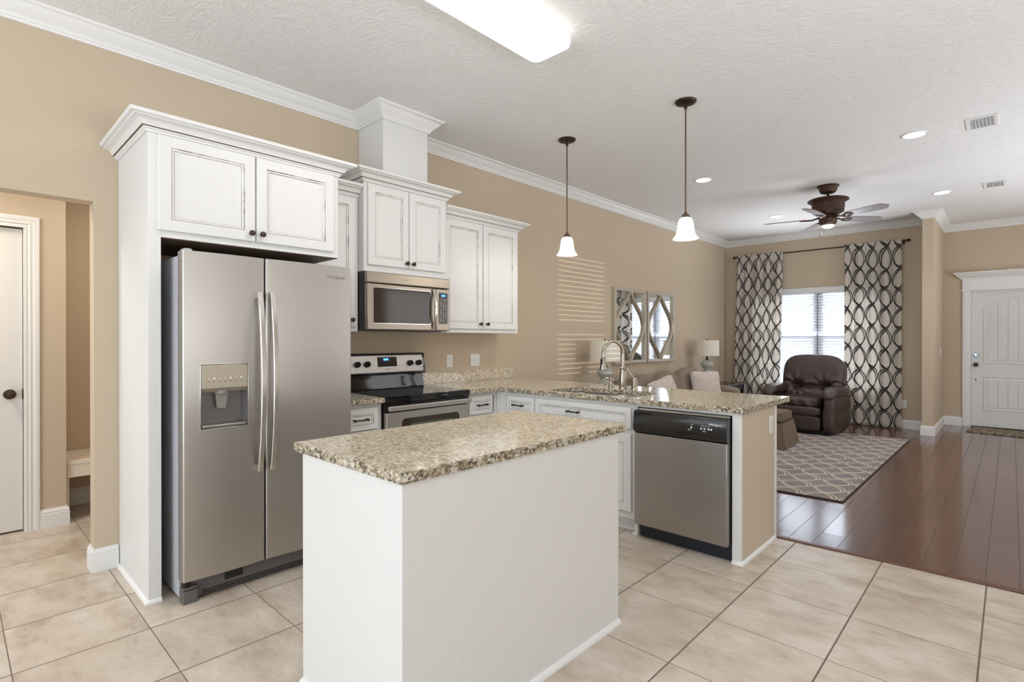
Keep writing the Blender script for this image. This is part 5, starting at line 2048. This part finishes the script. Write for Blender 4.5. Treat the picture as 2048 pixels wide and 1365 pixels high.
def table_lamp(x, y, zt, label):
    c = thing('table_lamp', label, 'lamp', (x, y, zt), group='ceramic gourd lamps')
    z = zt + 0.001
    m = MB().lathe(Matrix.Translation((x, y, z)), [(0.055, 0.0), (0.062, 0.006), (0.062, 0.018), (0.050, 0.026), (0.064, 0.040), (0.094, 0.075), (0.110, 0.110), (0.108, 0.150), (0.088, 0.185), (0.058, 0.205),
                                                   (0.048, 0.215), (0.054, 0.225), (0.052, 0.235), (0.068, 0.250), (0.086, 0.275), (0.092, 0.300), (0.086, 0.328), (0.064, 0.350), (0.040, 0.362), (0.030, 0.368)], 36)
    link_mesh('base', m, M['ceramic'], c, angle=60)
    m = MB().lathe(Matrix.Translation((x, y, z)), [(0.026, 0.368), (0.030, 0.376), (0.018, 0.386), (0.012, 0.400), (0.012, 0.450), (0.005, 0.455), (0.004, 0.675), (0.010, 0.678), (0.008, 0.692), (0, 0.695)], 16)
    link_mesh('stem', m, M['bronze'], c)
    m = MB()
    seg = 40
    pr = [(0.180, 1.055 - z), (0.176, 1.295 - z), (0.173, 1.295 - z), (0.177, 1.055 - z)]
    vs, fs = [], []
    for r, h in pr:
        for i in range(seg):
            a = 2 * pi * i / seg
            vs.append((x + r * cos(a), y + r * sin(a), z + h))
    for kk in range(4):
        for i in range(seg):
            j = (i + 1) % seg
            k2 = (kk + 1) % 4
            fs.append((kk * seg + i, kk * seg + j, k2 * seg + j, k2 * seg + i))
    m.add(vs, fs)
    link_mesh('lamp_shade', m, M['linen'], c, angle=50)
    m = MB()
    for a in (0, pi / 2):
        m.tube([(x - 0.174 * cos(a), y - 0.174 * sin(a), 1.285), (x + 0.174 * cos(a), y + 0.174 * sin(a), 1.285)], 0.002, 6)
    link_mesh('shade_spider', m, M['bronze'], c)


table_lamp(0.29, 5.265, 0.62, 'grey ceramic gourd lamp with off-white drum shade, seen behind the faucet')
table_lamp(0.29, 8.12, 0.62, 'grey ceramic gourd lamp with off-white drum shade, beside the left curtain')

# ------------------------------------------------------------------ sofa
sf = thing('sofa', 'taupe sofa against the left wall under the two mirrors', 'sofa', (0.5, 6.6, 0))
SFY0, SFY1 = 5.56, 7.66
m = MB()
m.puff((0.20, 6.61, 0.47), (0.14, 0.99, 0.33), 8, 10)
link_mesh('back_frame', m, M['sofa'], sf)
m = MB()
m.puff((0.53, 6.61, 0.19), (0.45, 0.86, 0.17), 9, 10)
link_mesh('seat_base', m, M['sofa'], sf)
for i, (ya_, yb_) in enumerate(((5.79, 6.34), (6.34, 6.89), (6.89, 7.44))):
    m = MB()
    m.puff((0.66, (ya_ + yb_) / 2, 0.42), (0.33, (yb_ - ya_) / 2 + 0.004, 0.09), 5, 12)
    link_mesh('seat_cushion', m, M['sofa'], sf)


def sag(amount):
    def f(p, q):
        q = q.copy()
        q.z -= amount * (p.y ** 2) * (1 if p.z > 0 else 0)
        q.x += 0.015 * sin(p.y * 3 + p.z * 2)
        return q
    return f


for i, (ya_, yb_, zt_) in enumerate(((5.70, 6.28, 0.862), (6.22, 6.86, 0.875), (6.84, 7.52, 0.905))):
    m = MB()
    X = Matrix.Translation((0.40, (ya_ + yb_) / 2, zt_ - 0.23)) @ Matrix.Rotation(radians(-12), 4, 'Y') @ Matrix.Rotation(radians((-4, 3, 5)[i]), 4, 'X')
    m.puff((0, 0, 0), (0.125, (yb_ - ya_) / 2, 0.235), 3.4, 14, 0, X, sag(0.045))
    bc = link_mesh('back_cushion', m, M['sofa'], sf, angle=80)
for ya_ in (SFY0 + 0.12, SFY1 - 0.12):
    m = MB()
    m.puff((0.53, ya_, 0.30), (0.45, 0.10, 0.28), 7, 10)
    m.puff((0.54, ya_, 0.575), (0.465, 0.125, 0.085), 3, 12)
    link_mesh('arm', m, M['sofa'], sf, angle=70)


def pillow(cx_, cy_, cz_, yaw_, tilt, h, label, roll=0):
    X = Matrix.Translation((cx_, cy_, cz_)) @ Matrix.Rotation(yaw_, 4, 'Z') @ Matrix.Rotation(tilt, 4, 'Y') @ Matrix.Rotation(roll, 4, 'X')
    m = MB()

    def f(p, q):
        e = max(abs(p.y), abs(p.z))
        k = (1 - 0.80 * e ** 3)
        s_ = 1 - 0.07 * (1 - (abs(p.y) * abs(p.z)) ** 0.7)
        return Vector((q.x * k, q.y * s_, q.z * s_))
    m.puff((0, 0, 0), (0.075, h, h), 7, 14, 0, X, f)
    o = link_mesh('throw_pillow', m, M['cushion'], angle=80)
    tag(o, label, 'pillow', 'woven throw pillows on the sofa')


pillow(0.70, 7.13, 0.665, radians(-38), radians(-14), 0.215, 'off-white woven throw pillow at the far end of the sofa')
pillow(0.66, 6.02, 0.640, radians(-30), radians(-16), 0.200, 'off-white woven throw pillow at the near end, mostly behind the countertop', radians(18))

# ------------------------------------------------------------------ rug and ottoman
m = MB()
R0, R1, R2, R3 = (0.95, 4.83), (2.766, 4.905), (2.790, 8.52), (0.95, 8.50)
m.prism([R0, R1, R2, R3], 0.001, 0.011)
rg2 = link_mesh('area_rug', m, M['rug'], bevel=0.003)
tag(rg2, 'grey rug with cream trellis lines on the dark wood floor', 'rug')
m = MB()
m.sweep([R0, R1, R2, R3][::-1], [(0.0005, 0.001), (-0.006, 0.001), (-0.006, 0.012), (0.0005, 0.0128)], closed=True)
m.v = [(x, y, z) for x, y, z in m.v]
link_mesh('binding', m, M['rug_edge'], rg2)

ot = thing('ottoman', 'taupe skirted ottoman on the rug before the recliner', 'ottoman', (1.40, 7.02, 0.012), radians(3))
m = MB()
m.puff((0, 0, 0.355), (0.37, 0.29, 0.062), 6, 14)
link_mesh('cushion', m, M['ottoman_cloth'], ot, local=True, angle=70)
m = MB()
vs, fs = [], []


def sk(hx, hy, z, wob):
    out = []
    for (ax, ay, bx, by) in ((-1, -1, 1, -1), (1, -1, 1, 1), (1, 1, -1, 1), (-1, 1, -1, -1)):
        for i in range(8):
            t_ = i / 8
            x, y = ax + (bx - ax) * t_, ay + (by - ay) * t_
            w = 1 + wob * sin(i * 2.3 + ax) * 0.5
            out.append((x * hx * w, y * hy * w, z))
    return out


rings_ = [sk(0.355, 0.275, 0.30, 0), sk(0.365, 0.285, 0.285, 0.0), sk(0.395, 0.315, 0.12, 0.008), sk(0.415, 0.335, 0.003, 0.014)]
for r in rings_:
    vs += r
for r in range(3):
    for i in range(32):
        j = (i + 1) % 32
        fs.append((r * 32 + j, r * 32 + i, (r + 1) * 32 + i, (r + 1) * 32 + j))
fs.append(tuple(range(32)))
fs.append(tuple(96 + i for i in range(31, -1, -1)))
m.add(vs, fs)
link_mesh('skirt', m, M['ottoman_cloth'], ot, local=True, angle=40)
for zz, hx_, hy_ in ((0.405, 0.352, 0.272), (0.302, 0.362, 0.282)):
    m = MB()
    p_ = [(a, b, zz) for a, b in round_rect(-hx_, hx_, -hy_, hy_, 0.03, 4)]
    m.tube(p_ + [p_[0]], 0.0055, 6)
    link_mesh('welt', m, M['welt'], ot, local=True)

# ------------------------------------------------------------------ recliner (local: faces -Y)
rc = thing('recliner', 'dark brown tufted leather recliner in front of the window', 'recliner', (1.61, 8.50, 0.012), radians(-4))
HW = 0.475


def tuft(p, q):
    q = q.copy()
    if p.y < 0.2:
        for sx_ in (-0.19, 0.19):
            dx_, dz_ = q.x - sx_, q.z + 0.085
            d = sqrt(dx_ * dx_ + dz_ * dz_)
            q.y += 0.085 * math.exp(-(d / 0.060) ** 2)
            an = math.atan2(dz_, dx_)
            q.y += 0.020 * math.exp(-(d / 0.17) ** 2) * sin(an * 9 + sx_ * 20) * min(1, d / 0.05)
        q.y += 0.048 * math.exp(-((q.z + 0.085) / 0.030) ** 2) * math.exp(-(q.x / 0.30) ** 4)
        if q.z < -0.10:
            q.y -= 0.040 * math.exp(-((q.z + 0.21) / 0.09) ** 2) * (1 - (q.x / 0.42) ** 2 if abs(q.x) < 0.42 else 0)
    # rounded shoulders
    if p.z > 0:
        q.z -= 0.055 * abs(p.x) ** 3
    q.x *= 1 + 0.03 * p.z
    return q


m = MB()
XB = Matrix.Translation((0, 0.235, 0.675)) @ Matrix.Rotation(radians(-14), 4, 'X')
m.puff((0.005, 0, 0), (0.405, 0.135, 0.400), 5.0, 48, 0, XB, tuft)
link_mesh('backrest', m, M['leather'], rc, local=True, angle=180)


def wrinkle(p, q):
    q = q.copy()
    if p.y < 0:
        q.z += 0.006 * sin(q.x * 55 + 3 * sin(q.x * 17)) * abs(p.y) ** 2
        q.y += 0.008 * sin(q.x * 41 + q.z * 30)
    return q


m = MB()
m.puff((0, -0.16, 0.430), (0.295, 0.30, 0.080), 3.6, 26, 0, None, wrinkle)
link_mesh('seat_cushion', m, M['leather'], rc, local=True, angle=180)
m = MB()
m.puff((0, -0.395, 0.315), (0.300, 0.085, 0.070), 3.6, 18)
link_mesh('footrest', m, M['leather'], rc, local=True, angle=180)
m = MB()
m.puff((0, -0.400, 0.155), (0.302, 0.060, 0.105), 5, 18)
link_mesh('front_panel', m, M['leather'], rc, local=True, angle=180)
m = MB()
m.puff((0, 0.0, 0.19), (0.30, 0.38, 0.15), 8, 10)
link_mesh('base', m, M['leather'], rc, local=True)
m = MB().box((-0.36, -0.37, 0.001), (0.36, 0.34, 0.06))
link_mesh('plinth', m, M['black'], rc, local=True)
for sg in (-1, 1):
    m = MB()

    def armf(p, q):
        q = q.copy()
        q.z += 0.0
        if p.z > 0.2:
            q.x += sg * 0.015
        return q
    m.puff((sg * 0.385, -0.06, 0.285), (0.080, 0.395, 0.270), 5, 18, 0, None, armf)
    ar = link_mesh('arm', m, M['leather'], rc, local=True, angle=180)
    m = MB()

    def roll(p, q):
        q = q.copy()
        q.z += 0.02 * (1 - p.y ** 2) - (0.045 if p.y < -0.6 else 0) * (abs(p.y) - 0.6) / 0.4
        if p.y < -0.3:
            q.x += 0.006 * sin(q.x * 90 + q.z * 60)
        return q
    m.puff((sg * 0.392, -0.09, 0.560), (0.110, 0.370, 0.072), 2.8, 24, 0, None, roll)
    link_mesh('arm_pad', m, M['leather'], ar, local=True, angle=180)
